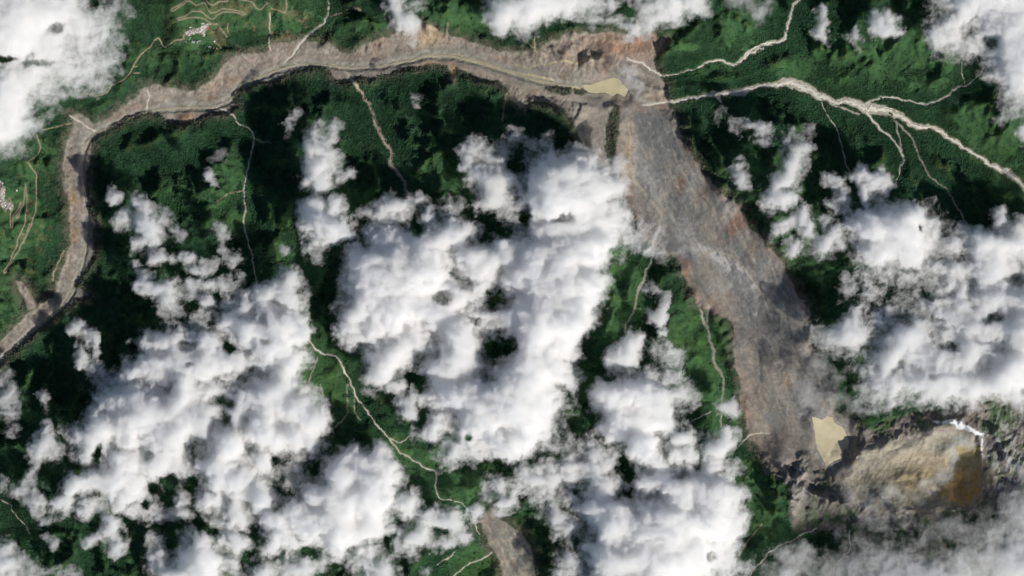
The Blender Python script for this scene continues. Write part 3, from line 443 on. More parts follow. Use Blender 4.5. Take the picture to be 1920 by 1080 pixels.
river_sd = np.full(X.shape, -12.0); river_id = np.full(X.shape, -1)
rn = 3.4 * fbm(X, Y, 9, 4, 50, .7)
for i_, s in enumerate(STREAMS):
    if s[5]:
        q_ = line_sd(X, Y, s[1]) + (rn if s[0] in ('right', 'upright', 'r1', 'streamA') else .5 * rn)
        river_id = np.where(q_ > river_sd, i_, river_id); river_sd = np.maximum(river_sd, q_)
for a_, k_ in ((L(1330,179,3, 1338,176,12, 1346,182,8, 1352,190,3), 3), (L(1365,176,4, 1380,174,12, 1395,174,12, 1408,168,5), 3), (L(1420,160,3, 1455,158,7, 1470,150,9, 1485,162,12), 3), (L(1610,215,3, 1600,212,3, 1585,205,3, 1560,198,2), 3)):
    river_sd = np.maximum(river_sd, line_sd(X, Y, a_) + rn)
for x_, y_, rx_, ry_, an_ in ((1424,95,8,1.6,-.5), (1412,97,5,1.3,-.7), (1432,89,6,1.3,-.45), (1670,214,7,1.8,.5), (1474,60,1.5,5,0)):      # grassy islands between the braids
    c__, s__ = math.cos(an_), math.sin(an_); u_ = (X - x_) * c__ + (Y - y_) * s__; v_ = -(X - x_) * s__ + (Y - y_) * c__
    river_sd = np.minimum(river_sd, 4 * (np.hypot(u_ / rx_, v_ / ry_) - 1.0))
river = sstep(-1.3, .6, river_sd)
print('masks', time.time() - T0)

# erosion on the regular part
inn = Z[IN].copy(); hd = (.55 + .45 * off[IN]) * (1 - .6 * soft(fl_sd[IN], 6))
z2 = erode(inn[::2, ::2].copy(), hd[::2, ::2], 10, 46, 2 * STEP * S, .42, 1)
dlt = z2 - inn[::2, ::2]
dl = np.repeat(np.repeat(dlt, 2, 0), 2, 1)[:inn.shape[0], :inn.shape[1]]
dl = smooth(dl.copy(), 2)
inn = inn + dl
inn = erode(inn, hd, 7, 40, STEP * S, .34, 2)
inn = smooth(inn, 1)
ed = np.minimum.outer(np.minimum(iny + 40, 1120 - iny), np.full(len(inx), 1e9)); ed = np.minimum(ed, np.minimum(inx + 40, 1960 - inx)[None, :])
k = sstep(0, 30, ed)
Z[IN] = Z[IN] * (1 - k) + inn * k
print('erosion', time.time() - T0)

n_b0 = fbm(X, Y, 14, 4, 82, .65)
kf_ = .9 * sstep(-2, 10, fl_sd); Z = Z * (1 - kf_) + smooth(Z.copy(), 60) * kf_
# details of the bare ground: flutes on the gorge walls, hummocks and levees on the flow
gul = ridged(X + 6 * fbm(X, Y, 30, 2, 61), Y * .55, 9, 4, 62, .6)
Z -= soft(g_sd, 8) * (1 - soft(fl_sd, 4)) * sstep(6, 18, D) * gul * 16
# flow texture runs along the valley: coordinates across and along
fd = np.array([.44, .90])
ac = (X * fd[1] - Y * fd[0]); al = (X * fd[0] + Y * fd[1])
st = fbm(ac + 8 * fbm(X, Y, 60, 3, 63), al * .22, 11, 4, 64, .6)
hum = fbm(X, Y, 13, 4, 65, .65)
Z += soft(fl_sd, 8) * (st * 10 + hum * 5)
Z += soft(lo_sd, 8) * (hum * 6)
Z += alp * (ridged(X + 8 * fbm(X, Y, 30, 2, 66), Y, 26, 5, 67, .55) - .4) * (34 - 22 * sstep(-8, 10, poly_sd(X, Y, CIRQUE, 60)))
Z += alp * (ridged(X + .5 * Y, Y * .5, 9, 3, 68, .6) - .4) * 9
Z -= 13 * sstep(-5, -1.5, main_sd + 2.5 * n_b0) * soft(g_sd, 4) * (1 - soft(fl_sd, 4))
Z -= sstep(-2.5, 1.5, river_sd) * 2.5
# lakes are level, each inside a low rim
LAKES = [(LAKE_LOW, 655.0), (LAKE_TOP, 188.0)]
for P_, lz in LAKES:
    sd_ = poly_sd(X, Y, P_) + 2.2 * fbm(X, Y, 9, 4, 44, .6)
    ring = sstep(-24, -3, sd_); Z = Z * (1 - ring) + np.clip(Z, lz + 1.5, lz + 26 - 22 * ring) * ring
    k_ = sstep(-2.5, 2.0, sd_); Z = Z * (1 - k_) + (lz - 6) * k_
# rocky spur south-west of the lower lake and the dark ridge on its east side
sp_sd = line_sd(X, Y, L(1503,858,8, 1500,890,16, 1490,925,20, 1485,955,10), 30); Z += 55 * sstep(-16, 4, sp_sd + 3 * n_b0)
rd_sd = line_sd(X, Y, L(1622,775,6, 1618,815,6, 1604,858,7, 1588,892,4), 30); Z += 30 * sstep(-14, 2, rd_sd + 3 * n_b0)
# cirque wall: the east and south rims stand above the ochre floor
cq = poly_sd(X, Y, CIRQUE, 60); Z += sstep(-34, -1, cq) * (1 - sstep(-1, 9, cq)) * 48 * sstep(1600, 1800, X) - sstep(-4, 34, cq) * 55
kq = .85 * sstep(-2, 14, cq); Z = Z * (1 - kq) + smooth(Z.copy(), 40) * kq + kq * 9 * fbm(X + .6 * Y, Y * .4 - X * .24, 8, 4, 122, .65) - sstep(0, 30, cq) * 8
Z += 34 * np.clip(.55 + 1.3 * fbm(X, Y, 60, 3, 124), .05, 1.2) * sstep(0, -9, g_sd) * sstep(30, 8, -g_sd) * (1 - alp) * (fl_sd < -12)
Z += (1 - bare) * (1 - alp) * (1 - river) * fbm(X, Y, 4.5, 2, 70) * 5

# road benches
road_sd = np.full(X.shape, -12.0)
for r in ROADS: road_sd = np.maximum(road_sd, line_sd(X, Y, r))
zs = smooth(Z.copy(), 6); kr = sstep(-4, -.5, road_sd); Z = Z * (1 - kr) + zs * kr
print('ground', time.time() - T0)

def z_at(px, py):
    ix = np.clip(np.searchsorted(gx, px) - 1, 0, len(gx) - 2); iy = np.clip(np.searchsorted(gy, py) - 1, 0, len(gy) - 2)
    fx = (px - gx[ix]) / (gx[ix + 1] - gx[ix]); fy = (py - gy[iy]) / (gy[iy + 1] - gy[iy])
    return Z[iy, ix] * (1 - fx) * (1 - fy) + Z[iy, ix + 1] * fx * (1 - fy) + Z[iy + 1, ix] * (1 - fx) * fy + Z[iy + 1, ix + 1] * fx * fy

# ---------------------------------------------------------------- ground colour (albedo) as an attribute of the ground
def mixc(col, c, k):
    return col * (1 - k[..., None]) + np.array(c, float)[None, None] * k[..., None]
n_a = fbm(X, Y, 90, 4, 81); n_b = fbm(X, Y, 14, 4, 82, .65); n_c = fbm(X, Y, 5, 2, 83); n_d = fbm(XW, YW, 34, 4, 84, .6)
forest_c = np.zeros(X.shape + (3,)) + np.array([.026, .071, .034])
forest_c *= (1 + .75 * n_a + .55 * n_b + .2 * n_c)[..., None]
# lighter vegetation: scrub and grass (places seen in the survey)
GRASS = [400,30,110,40,.6, 520,40,60,50,.45, 370,75,60,26,.5, 30,420,60,90,.55, 60,300,60,50,.35, 10,560,40,60,.45, 300,110,70,25,.35, 400,370,60,50,.3, 440,330,40,40,.45, 340,360,40,40,.3,
 450,420,26,34,.6, 590,500,26,60,.5, 560,420,30,60,.35, 600,710,62,80,.6, 640,750,40,60,.5, 745,850,30,40,.9, 800,880,70,50,.5, 860,910,60,50,.5, 900,880,40,20,.4, 1150,500,50,34,.75, 1180,560,50,60,.55, 1130,600,60,50,.6, 1290,640,44,90,.75,
 1340,650,36,90,.75, 1355,770,40,50,.7, 1400,740,22,50,.5, 1400,890,40,30,.6, 1320,720,40,60,.6, 1090,720,50,40,.5, 1060,760,40,30,.5, 990,970,40,50,.35, 900,1060,60,40,.8, ]
GRASS2 = [1600,640,60,50,.6, 1560,690,40,40,.6, 1480,470,26,50,.45, 1540,500,40,40,.45, 1440,400,30,60,.4, 1400,320,60,60,.4, 1500,130,60,30,.45, 1480,400,60,60,.5, 1600,120,90,60,.35, 1700,90,90,70,.45, 1560,90,60,50,.4, 1720,140,100,40,.4,
 1860,260,70,60,.55, 1900,340,50,50,.45, 1820,230,50,40,.4, 1280,92,34,10,.8, 1340,130,60,20,.35, 1230,60,60,40,.35, 1380,60,60,50,.35, 1900,60,50,50,.5, 870,350,40,40,.5, 830,330,60,40,.35, 650,380,60,40,.6, 545,470,40,40,.35, 860,40,90,40,.5, 700,55,60,25,.4,
 580,25,60,30,.3, 1700,740,40,30,.4, 1420,960,40,60,.5, 1500,1020,60,40,.35, ]
G = np.zeros(X.shape)
for lst in (GRASS, GRASS2):
    for i in range(0, len(lst), 5):
        cx_, cy_, rx_, ry_, a_ = lst[i:i + 5]
        r = np.sqrt(((XW - cx_) / rx_) ** 2 + ((YW - cy_) / ry_) ** 2)
        G = np.maximum(G, a_ * (1 - sstep(.4, 1.35, r)))
G = np.clip(G * (1.05 + 1.3 * n_d + .5 * n_b), 0, 1)
# grass and scrub favour the sunny ridges
grass_c = np.zeros(X.shape + (3,)) + np.array([.054, .118, .041]); grass_c *= (1 + .3 * n_a + .3 * n_b)[..., None]
col = forest_c * (1 - G[..., None]) + grass_c * G[..., None]
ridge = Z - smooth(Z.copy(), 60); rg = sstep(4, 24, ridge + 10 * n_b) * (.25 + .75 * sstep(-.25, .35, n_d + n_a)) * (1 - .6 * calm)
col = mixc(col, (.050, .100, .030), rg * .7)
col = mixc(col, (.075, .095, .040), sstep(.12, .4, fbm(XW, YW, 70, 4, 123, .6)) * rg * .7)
# dry brownish clearings between the roads
dry = sstep(.05, .3, fbm(X, Y, 30, 4, 90, .6)) * np.exp(-(((X - 470) / 110) ** 2 + ((Y - 60) / 55) ** 2)) ; dry = np.maximum(dry, .8 * sstep(.02, .3, fbm(X, Y, 24, 4, 91, .6)) * np.exp(-(((X - 545) / 50) ** 2 + ((Y - 45) / 38) ** 2)))
dry = np.maximum(dry, np.exp(-(((X - 408) / 14) ** 2 + ((Y - 60) / 16) ** 2)) * .6); dry = np.maximum(dry, .45 * sstep(.1, .35, fbm(X, Y, 16, 4, 92)) * np.exp(-(((X - 60) / 60) ** 2 + ((Y - 430) / 110) ** 2)))
col = mixc(col, (.20, .165, .095), np.clip(dry, 0, 1) * .85)
# halo of browned trees round the scars
halo = sstep(-22, -1, bare_sd + 8 * n_b) * (1 - bare)
col = mixc(col, (.105, .10, .075), halo * np.clip(.7 + n_b, 0, 1))
# bare slopes
slope_n = fbm(X * 1.0, Y * .45, 12, 5, 95, .65)
scar = np.zeros(X.shape + (3,)) + np.array([.265, .232, .198])
scar *= (1 + .55 * slope_n + .22 * n_a)[..., None]
scar = mixc(scar, (.25, .165, .12), sstep(0, .45, fbm(X, Y, 44, 3, 96)) * .5)
scar = mixc(scar, (.20, .205, .19), sstep(-.05, .35, fbm(X, Y, 60, 3, 97)) * .35)
rb = np.exp(-(((X - 1180) / 80) ** 2 + ((Y - 85) / 26) ** 2)); scar = mixc(scar, (.30, .155, .09), np.clip(rb * (1 + slope_n), 0, 1) * .5)
pa = np.exp(-(((X - 800) / 30) ** 2 + ((Y - 65) / 26) ** 2)); scar = mixc(scar, (.42, .32, .21), np.clip(pa, 0, 1) * .7)
for (ox, oy, orx, ory, ok) in ((348,213,10,12,.9),(848,130,5,22,.9),(134,372,5,14,.6),(138,440,8,14,.5),(440,150,20,8,.4),(800,118,30,6,.4)):
    scar = mixc(scar, (.34, .22, .12), np.clip(np.exp(-(((X - ox) / orx) ** 2 + ((Y - oy) / ory) ** 2)) * ok * 1.4, 0, 1))
# valley floor mud along the main river
mud = sstep(-13, 1, main_sd + 7 * fbm(X, Y, 18, 4, 98)); 
scar = mixc(scar, (.215, .212, .19), mud * .85)
scar *= (1 + .5 * fbm(X, Y, 20, 4, 118, .65) + .35 * fbm(X, Y, 6, 3, 119, .7))[..., None]
mwl = sstep(-2.4, .4, line_sd(X, Y, [(a, b, 2.2) for a, b, _ in STREAMS[0][1]]) + 2.2 * fbm(X, Y, 10, 3, 99))
scar = mixc(scar, (.47, .44, .34), mwl * .8 * sstep(-.3, .1, fbm(X, Y, 30, 2, 100) + .2))
thr = [L(1040,150,2, 1000,141,2, 960,136,3, 930,126,4, 900,117,5, 860,104,7, 830,102,5, 800,104,2), L(1092,166,7, 1060,160,3, 1030,155,2, 1005,150,2, 985,142,3, 960,134,2), L(1020,122,2, 1040,116,1.6, 1060,114,2, 1080,119,2, 1110,108,2, 1125,107,1.5), L(968,120,1.5, 990,128,1.5, 1010,120,1.5)]
for t_ in thr: scar = mixc(scar, (.50, .44, .25), sstep(-2.2, .8, line_sd(X, Y, t_)) * .75)
gr = np.exp(-(((X - 1000) / 80) ** 2 + ((Y - 128) / 12) ** 2)) + np.exp(-(((X - 860) / 55) ** 2 + ((Y - 97) / 9) ** 2)); scar = mixc(scar, (.20, .20, .185), np.clip(gr, 0, 1) * .6)
# debris flow
flc = np.zeros(X.shape + (3,)) + np.array([.26, .252, .236])
flc = mixc(flc, (.155, .165, .16), sstep(-.2, .3, st * .7 + 1.2 * fbm(ac + 14 * n_a, al * .4, 40, 4, 120, .6)) * .9)
flc = mixc(flc, (.36, .33, .28), sstep(.0, .4, fbm(ac + 6 * n_b, al * .3, 9, 4, 101, .6)) * .7)
flc *= (1 + .30 * hum + .55 * st + .12 * n_c + .35 * 2 * fbm(ac, al * .4, 70, 3, 110))[..., None]
n_f = fbm(ac, al * .5, 4.5, 3, 130, .7)
def ell(x0, y0, rx, ry, a=0.0):
    c_, s_ = math.cos(a), math.sin(a); u = (X - x0) * c_ + (Y - y0) * s_; v = -(X - x0) * s_ + (Y - y0) * c_
    return np.exp(-((u / rx) ** 2 + (v / ry) ** 2))
for (x0, y0, rx, ry, a, c_, kk) in (
  (1235,270,30,60,.0,(.17,.18,.175),.7),(1215,330,20,50,.2,(.20,.205,.20),.5),(1178,300,9,70,.08,(.36,.26,.17),.7),(1172,360,10,36,0,(.27,.15,.09),.5),(1190,390,16,30,0,(.25,.16,.115),.4),
  (1275,345,8,16,.2,(.17,.10,.07),.75),(1390,410,14,50,.75,(.22,.12,.085),.7),(1430,450,16,40,.8,(.24,.17,.12),.5),(1330,350,10,40,.7,(.30,.22,.17),.6),
  (1345,492,50,15,.55,(.52,.52,.51),.95),(1392,525,30,11,1.0,(.55,.55,.53),.85),(1218,340,10,50,-.35,(.34,.34,.33),.7),(1190,300,6,60,-.05,(.40,.37,.32),.6),(1405,590,22,9,.9,(.48,.48,.46),.7),(1335,498,40,9,.5,(.14,.145,.135),.5),(1400,545,26,10,1.0,(.34,.34,.33),.6),(1310,520,22,34,.6,(.20,.185,.16),.6),(1285,500,7,26,0,(.27,.17,.12),.7),(1325,570,30,12,.5,(.27,.20,.155),.7),(1360,560,26,16,.6,(.26,.21,.165),.6),
  (1300,410,40,26,.6,(.165,.17,.16),.6),(1400,600,30,40,.3,(.13,.135,.13),.75),(1440,620,30,30,.2,(.14,.14,.13),.6),(1410,700,34,60,-.1,(.235,.20,.165),.6),(1470,690,30,50,-.1,(.27,.25,.22),.5),(1430,790,40,40,0,(.22,.185,.145),.5),(1475,715,8,14,0,(.36,.22,.09),.6),  # the first three dark patches are cloud shadows painted into the flow colour
  (1450,830,40,24,0,(.27,.22,.18),.6),(1395,790,6,60,0,(.24,.13,.09),.5),(1500,820,24,30,0,(.22,.20,.17),.4),(1580,850,20,24,0,(.20,.17,.13),.4)):
    flc = mixc(flc, c_, np.clip(ell(x0, y0, rx, ry, a) * (1 + .9 * hum + .9 * st + 1.2 * n_f) * 1.5, 0, 1) * min(1, kk * 1.2))
big = fbm(ac + 12 * n_b, al * .5, 55, 4, 140, .6); flc = mixc(flc, (.155, .16, .158), sstep(.05, .3, big) * .8); flc = mixc(flc, (.30, .27, .23), sstep(.05, .3, -big) * .6)
lnn = ridged(ac + 10 * fbm(X, Y, 50, 3, 131), al * .16, 17, 4, 132, .6); flc = mixc(flc, (.42, .40, .36), sstep(.5, .85, lnn) * .5)
lnd = ridged(ac + 12 * fbm(X, Y, 40, 3, 133), al * .2, 22, 4, 134, .6); flc = mixc(flc, (.11, .108, .10), sstep(.5, .9, lnd) * .5)
sp = .6 * sstep(.45, .7, fbm(X, Y, 5, 2, 104) + .25 * hum); flc = mixc(flc, (.5, .49, .46), sp * .6)
ln = [L(1175,215,2, 1183,260,3, 1180,300,3, 1190,340,4, 1215,370,5, 1240,400,5, 1235,430,3, 1225,460,2), L(1262,280,1.5, 1270,310,1.5, 1285,330,1.5, 1300,360,1.5, 1330,390,1.5), L(1440,480,2, 1455,530,2, 1475,560,2), L(1310,478,1.5, 1340,470,2, 1370,480,2, 1395,505,3, 1420,540,2.5, 1455,580,3, 1490,605,2)]
for t_ in ln: flc = mixc(flc, (.42, .38, .30), sstep(-1.6, .6, line_sd(X, Y, t_) + 1.5 * n_b) * .6)
lobc = np.zeros(X.shape + (3,)) + np.array([.285, .26, .225]); lobc *= (1 + .35 * hum + .2 * n_c)[..., None]
redge = sstep(16, 2, fl_sd + 6 * n_b) * soft(fl_sd); flc = mixc(flc, (.26, .175, .13), redge * np.clip(.35 + n_b, 0, .7))
b1 = soft(fl_sd, 5); b2 = soft(lo_sd, 5) * (1 - b1); b3 = soft(lw_sd, 4)
bc = scar * (1 - b1[..., None]) + flc * b1[..., None]; bc = bc * (1 - b2[..., None]) + lobc * b2[..., None]
bc = bc * (1 - b3[..., None]) + (flc * np.array([1.05, .98, .9])) * b3[..., None]
col = col * (1 - bare[..., None]) + bc * bare[..., None]
# alpine rock, turf and heath
ar = np.zeros(X.shape + (3,)) + np.array([.175, .16, .14]); ar *= (1 + .55 * fbm(X, Y, 12, 5, 105, .65) + .5 * fbm(X + .6 * Y, Y * .4 - X * .25, 6, 4, 115, .7) + .4 * n_a)[..., None]
turf = sstep(-.08, .22, fbm(XW, YW, 44, 4, 106, .6) + .22 * sstep(950, 1010, Y) * (X > 1400) + .2 * np.exp(-(((X - 1700) / 60) ** 2 + ((Y - 755) / 26) ** 2)) - .12 * sstep(.0, 30, cq)); turf *= 1 - sstep(-20, 5, cq)
foot = np.exp(-(((X - 1485) / 50) ** 2 + ((Y - 900) / 70) ** 2)); turf *= 1 - .9 * np.clip(1.4 * foot, 0, 1); ar = mixc(ar, (.15, .15, .145), np.clip(1.3 * foot * (1 + n_b), 0, 1) * .6)
ar = mixc(ar, (.045, .095, .035), turf * .85)
ar = mixc(ar, (.12, .085, .12), sstep(.12, .34, fbm(X, Y, 26, 4, 107, .6)) * .4 * (1 - sstep(-10, 5, cq)))
cf = sstep(-9, 16, cq + 16 * n_b + 8 * n_a)
ar = mixc(ar, (.36, .34, .285), cf * .85)
ar = mixc(ar, (.40, .35, .26), cf * sstep(.0, .4, fbm(X * .5 + Y * 1.2, Y * .4 - X * .3, 10, 4, 116, .65)) * .6)
ar = mixc(ar, (.20, .185, .13), cf * sstep(0, .4, fbm(X + Y * .4, Y, 20, 4, 108, .6)) * .6)
oc = sstep(-7, 8, poly_sd(X, Y, OCHRE) + 5 * n_b)
ar = mixc(ar, (.40, .225, .05), oc * np.clip(.75 + .9 * n_b, 0, .95) * sstep(-14, 10, Y - 880 + 30 * (X < 1700)) )
och = np.exp(-(((X - 1745) / 85) ** 2 + ((Y - 900) / 38) ** 2)); ar = mixc(ar, (.36, .27, .11), np.clip(och * (1.1 + 1.5 * n_b), 0, 1) * .6)
ar = mixc(ar, (.32, .26, .10), oc * (1 - sstep(-14, 10, Y - 880)) * .7)
spur = sstep(-8, 3, sp_sd + 3 * n_b); ar = mixc(ar, (.34, .31, .27), spur * np.clip(.6 + 1.2 * fbm(X, Y * .5, 6, 3, 125, .7), 0, 1))
pl = np.exp(-(((X - 1715) / 45) ** 2 + ((Y - 860) / 16) ** 2)); ar = mixc(ar, (.44, .38, .28), np.clip(pl * (1 + hum), 0, 1) * .8)
snow_sd = np.maximum(line_sd(X, Y, L(1742,788,3, 1760,790,4, 1775,786,7, 1790,794,13, 1805,800,9, 1820,808,7, 1832,812,4)), line_sd(X, Y, L(1833,812,3, 1832,840,2.4, 1831,860,2))) + 5.5 * fbm(X, Y, 8, 4, 121, .7)
snow_sd = np.maximum(snow_sd, line_sd(X, Y, L(1775,1028,2, 1790,1045,6, 1805,1055,6, 1812,1075,4, 1810,1100,3)) + 4 * n_b)
snow = sstep(-.7, 1.2, snow_sd) * alp
fl2 = 1.4 * np.exp(-(((X - 1878) / 40) ** 2 + ((Y - 860) / 75) ** 2)) * sstep(-.15, .35, fbm(X * 1.6 + Y * .5, Y * .35, 8, 3, 109, .6)); ar = mixc(ar, (.42, .43, .44), np.clip(fl2, 0, 1) * .7)
col = col * (1 - alp[..., None]) + ar * alp[..., None]
col = mixc(col, (.74, .77, .80), snow)
# pale gravel of the side streams
col = mixc(col, (.49, .455, .39), river * np.clip(.86 + .5 * n_b, 0, 1))
tan_sd = line_sd(X, Y, [s for s in STREAMS if s[0] == 'streamA'][0][1]); col = mixc(col, (.34, .295, .235), sstep(-3, -1, tan_sd + rn) * .8)
dim = sstep(-1.5, .5, np.maximum.reduce([line_sd(X, Y, s[1]) for s in STREAMS if s[5] == 2]))
col = mixc(col, (.30, .31, .26), dim * .55)
for P_ in ([(346,61),(356,56),(376,50),(391,44),(392,50),(384,66),(368,63),(356,68),(348,66)], [(-4,338),(4,340),(10,352),(9,372),(20,379),(26,386),(22,395),(4,388),(-3,376)]): col = mixc(col, (.40, .36, .33), sstep(-1, 2, poly_sd(X, Y, P_) + 2.5 * n_c) * .7)
# silty river banks beside the white stream
bank = sstep(-5, -.5, line_sd(X, Y, STREAMS[3][1]) + 3 * n_b) * (1 - river) * (1 - bare); col = mixc(col, (.10, .12, .06), bank * .6)
# small landslip streaks
for t_ in (L(845,120,4, 847,148,3), L(962,165,1.5, 948,178,1.5, 945,200,1.5, 942,228,1.2), L(840,42,1.4, 838,58,1.6, 838,80,3), L(985,165,1.2, 985,215,1), L(965,60,1.5, 1000,90,1.5), L(1002,70,2, 1003,96,3), L(55,420,1.2, 43,455,1.2), L(118,470,1.5, 108,490,1.5, 98,512,1.8, 97,525,1.8), L(405,380,1, 430,362,1.4, 455,358,1.2), L(650,18,1, 668,14,3, 676,20,3), L(618,30,1.5, 640,24,1.2), L(1100,462,1, 1140,458,1.2, 1172,455,1), L(1375,1050,1.5, 1400,1010,1.5, 1425,980,1.2), L(1690,965,1, 1720,990,1.2), L(1740,990,1.5, 1755,1005,4, 1770,1030,3)):
    col = mixc(col, (.34, .29, .21), sstep(-1.4, .5, line_sd(X, Y, t_) + 1.2 * n_c) * .75)
col = mixc(col, (.30, .26, .17), sstep(-1.6, .2, road_sd) * .5)
col = np.clip(col, .006, .85)
print('colour', time.time() - T0)
# ---------------------------------------------------------------- Blender helpers
def tag(o, label=None, cat=None, group=None, kind=None):
    if label: o['label'] = label
    if cat: o['category'] = cat
    if group: o['group'] = group
    if kind: o['kind'] = kind
    return o

def link(name, me, mat=None, parent=None):
    o = bpy.data.objects.new(name, me); C.objects.link(o)
    if mat: me.materials.append(mat)
    if parent: o.parent = parent
    return o

def mesh_np(name, co, faces, n, smooth_=True):
    """faces: flat index array with n corners each"""
    me = bpy.data.meshes.new(name); nf = len(faces) // n
    me.vertices.add(len(co)); me.vertices.foreach_set('co', np.asarray(co, np.float32).ravel())
    me.loops.add(len(faces)); me.loops.foreach_set('vertex_index', np.asarray(faces, np.int32))
    me.polygons.add(nf); me.polygons.foreach_set('loop_start', np.arange(0, nf * n, n, dtype=np.int32))
    me.update(calc_edges=True); me.polygons.foreach_set('use_smooth', np.full(nf, smooth_))
    return me

def node_mat(name):
    m = bpy.data.materials.new(name); m.use_nodes = True
    return m, m.node_tree, m.node_tree.nodes['Principled BSDF']

def ground_mat(name, scale, amount, bump, bscale, rough=.9):
    m, t, p = node_mat(name); N = t.nodes; K = t.links
    a = N.new('ShaderNodeAttribute'); a.attribute_name = 'Col'
    g = N.new('ShaderNodeNewGeometry')
    nz = N.new('ShaderNodeTexNoise'); nz.inputs['Scale'].default_value = scale; nz.inputs['Detail'].default_value = 5; nz.inputs['Roughness'].default_value = .65
    K.new(g.outputs['Position'], nz.inputs['Vector'])
    mr = N.new('ShaderNodeMapRange'); mr.inputs[1].default_value = .25; mr.inputs[2].default_value = .75; mr.inputs[3].default_value = 1 - amount; mr.inputs[4].default_value = 1 + amount
    K.new(nz.outputs[0], mr.inputs[0])
    mx = N.new('ShaderNodeVectorMath'); mx.operation = 'SCALE'; K.new(a.outputs['Color'], mx.inputs[0]); K.new(mr.outputs[0], mx.inputs['Scale'])
    K.new(mx.outputs[0], p.inputs['Base Color']); p.inputs['Roughness'].default_value = rough; p.inputs['Specular IOR Level'].default_value = .15
    if bump:
        n2 = N.new('ShaderNodeTexNoise'); n2.inputs['Scale'].default_value = bscale; n2.inputs['Detail'].default_value = 4; n2.inputs['Roughness'].default_value = .6
        K.new(g.outputs['Position'], n2.inputs['Vector'])
        b = N.new('ShaderNodeBump'); b.inputs['Strength'].default_value = 1; b.inputs['Distance'].default_value = bump
        K.new(n2.outputs[0], b.inputs['Height']); K.new(b.outputs[0], p.inputs['Normal'])
    return m

M_forest = ground_mat('forest_floor', .03, .35, 3, .05)
M_grass = ground_mat('grassland', .02, .3, 5, .04)
M_rock = ground_mat('bare_rock', .03, .30, 7, .045)
M_debris = ground_mat('debris', .03, .18, 4, .04)
M_gravel = ground_mat('gravel', .05, .22, 2, .08, .8)
M_snow = ground_mat('snow', .03, .08, 2, .05, .6)

def plain_mat(name, colr, rough=.8, var=.12, scale=.1, spec=.2):
    m, t, p = node_mat(name); N = t.nodes; K = t.links
    g = N.new('ShaderNodeNewGeometry'); nz = N.new('ShaderNodeTexNoise'); nz.inputs['Scale'].default_value = scale; nz.inputs['Detail'].default_value = 5
    K.new(g.outputs['Position'], nz.inputs['Vector'])
    r = N.new('ShaderNodeMix'); r.data_type = 'RGBA'
    r.inputs['A'].default_value = [c * (1 - var) for c in colr] + [1]; r.inputs['B'].default_value = [min(1, c * (1 + var)) for c in colr] + [1]
    mr = N.new('ShaderNodeMapRange'); mr.inputs[1].default_value = .3; mr.inputs[2].default_value = .7; K.new(nz.outputs[0], mr.inputs[0])
    K.new(mr.outputs[0], r.inputs['Factor']); K.new(r.outputs['Result'], p.inputs['Base Color'])
    p.inputs['Roughness'].default_value = rough; p.inputs['Specular IOR Level'].default_value = spec
    return m

# ---------------------------------------------------------------- the ground, cut along the edges of what covers it
NY, NX = X.shape
CO = np.stack([wx(X), wy(Y), Z], -1).reshape(-1, 3); COLF = col.reshape(-1, 3)
vi = np.arange(NY * NX).reshape(NY, NX)
quads = np.stack([vi[1:, :-1], vi[1:, 1:], vi[:-1, 1:], vi[:-1, :-1]], -1).reshape(-1, 4)
def fc(A): return ((A[:-1, :-1] + A[1:, :-1] + A[:-1, 1:] + A[1:, 1:]) / 4).ravel()
f_bare, f_alp, f_riv, f_snow, f_G = fc(bare), fc(alp), fc(river), fc(snow), fc(G)
f_fl, f_lo, f_lw, f_sc, f_cq, f_oc = fc(b1), fc(b2), fc(b3), fc(soft(sc_sd)), fc(cf), fc(oc)
f_rid = river_id[:-1, :-1].ravel(); f_sn = fc((X > 1700) * 1.0 * (Y > 950))
cls = np.zeros(len(quads), int)
cls[f_G > .33] = 1
cls[f_alp > .5] = 5; cls[(f_alp > .5) & (f_cq > .5)] = 6; cls[(f_alp > .5) & (f_oc > .5)] = 12
cls[f_bare > .5] = 2; cls[(f_bare > .5) & (f_fl > .5)] = 3; cls[(f_bare > .5) & (f_lo > .5)] = 7; cls[(f_bare > .5) & (f_lw > .5)] = 8; cls[(f_bare > .5) & (f_sc > .5)] = 9
cls[f_snow > .5] = 10; cls[(f_snow > .5) & (f_sn > .5)] = 11
for i_ in range(len(STREAMS)):
    if STREAMS[i_][5] and max(p_[2] for p_ in STREAMS[i_][1]) > 2.2: cls[(f_riv > .5) & (f_rid == i_)] = 100 + i_

def ground_piece(c, name, mat, label, kind='structure', cat=None):
    q = quads[cls == c]
    if len(q) == 0: return None
    used, inv = np.unique(q.ravel(), return_inverse=True)
    me = mesh_np(name, CO[used], inv, 4)
    at = me.color_attributes.new('Col', 'FLOAT_COLOR', 'POINT')
    at.data.foreach_set('color', np.concatenate([COLF[used], np.ones((len(used), 1))], 1).astype(np.float32).ravel())
    return tag(link(name, me, mat), label, cat, None, kind)
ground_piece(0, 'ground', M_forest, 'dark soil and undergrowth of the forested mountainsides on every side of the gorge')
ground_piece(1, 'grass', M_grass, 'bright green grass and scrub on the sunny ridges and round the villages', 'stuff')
ground_piece(2, 'gorge_terrain', M_rock, 'brown-grey eroded walls and muddy floor of the long bending river gorge')
ground_piece(3, 'debris_terrain', M_debris, 'wide grey debris flow running down from the lower yellow lake to the gorge')
ground_piece(7, 'debris_terrain', M_debris, 'short pale gravelly debris lobe west of the great debris flow, just below the upper lake')
ground_piece(8, 'debris_terrain', M_debris, 'grey debris flow leaving the photo through the bottom edge beside a dark hollow')
ground_piece(9, 'landslide_terrain', M_rock, 'narrow tan landslide scar dropping to the western river bend from the north-west')
ground_piece(5, 'mountain_terrain', M_rock, 'high rocky slopes with patchy turf around the yellow-brown cirque')
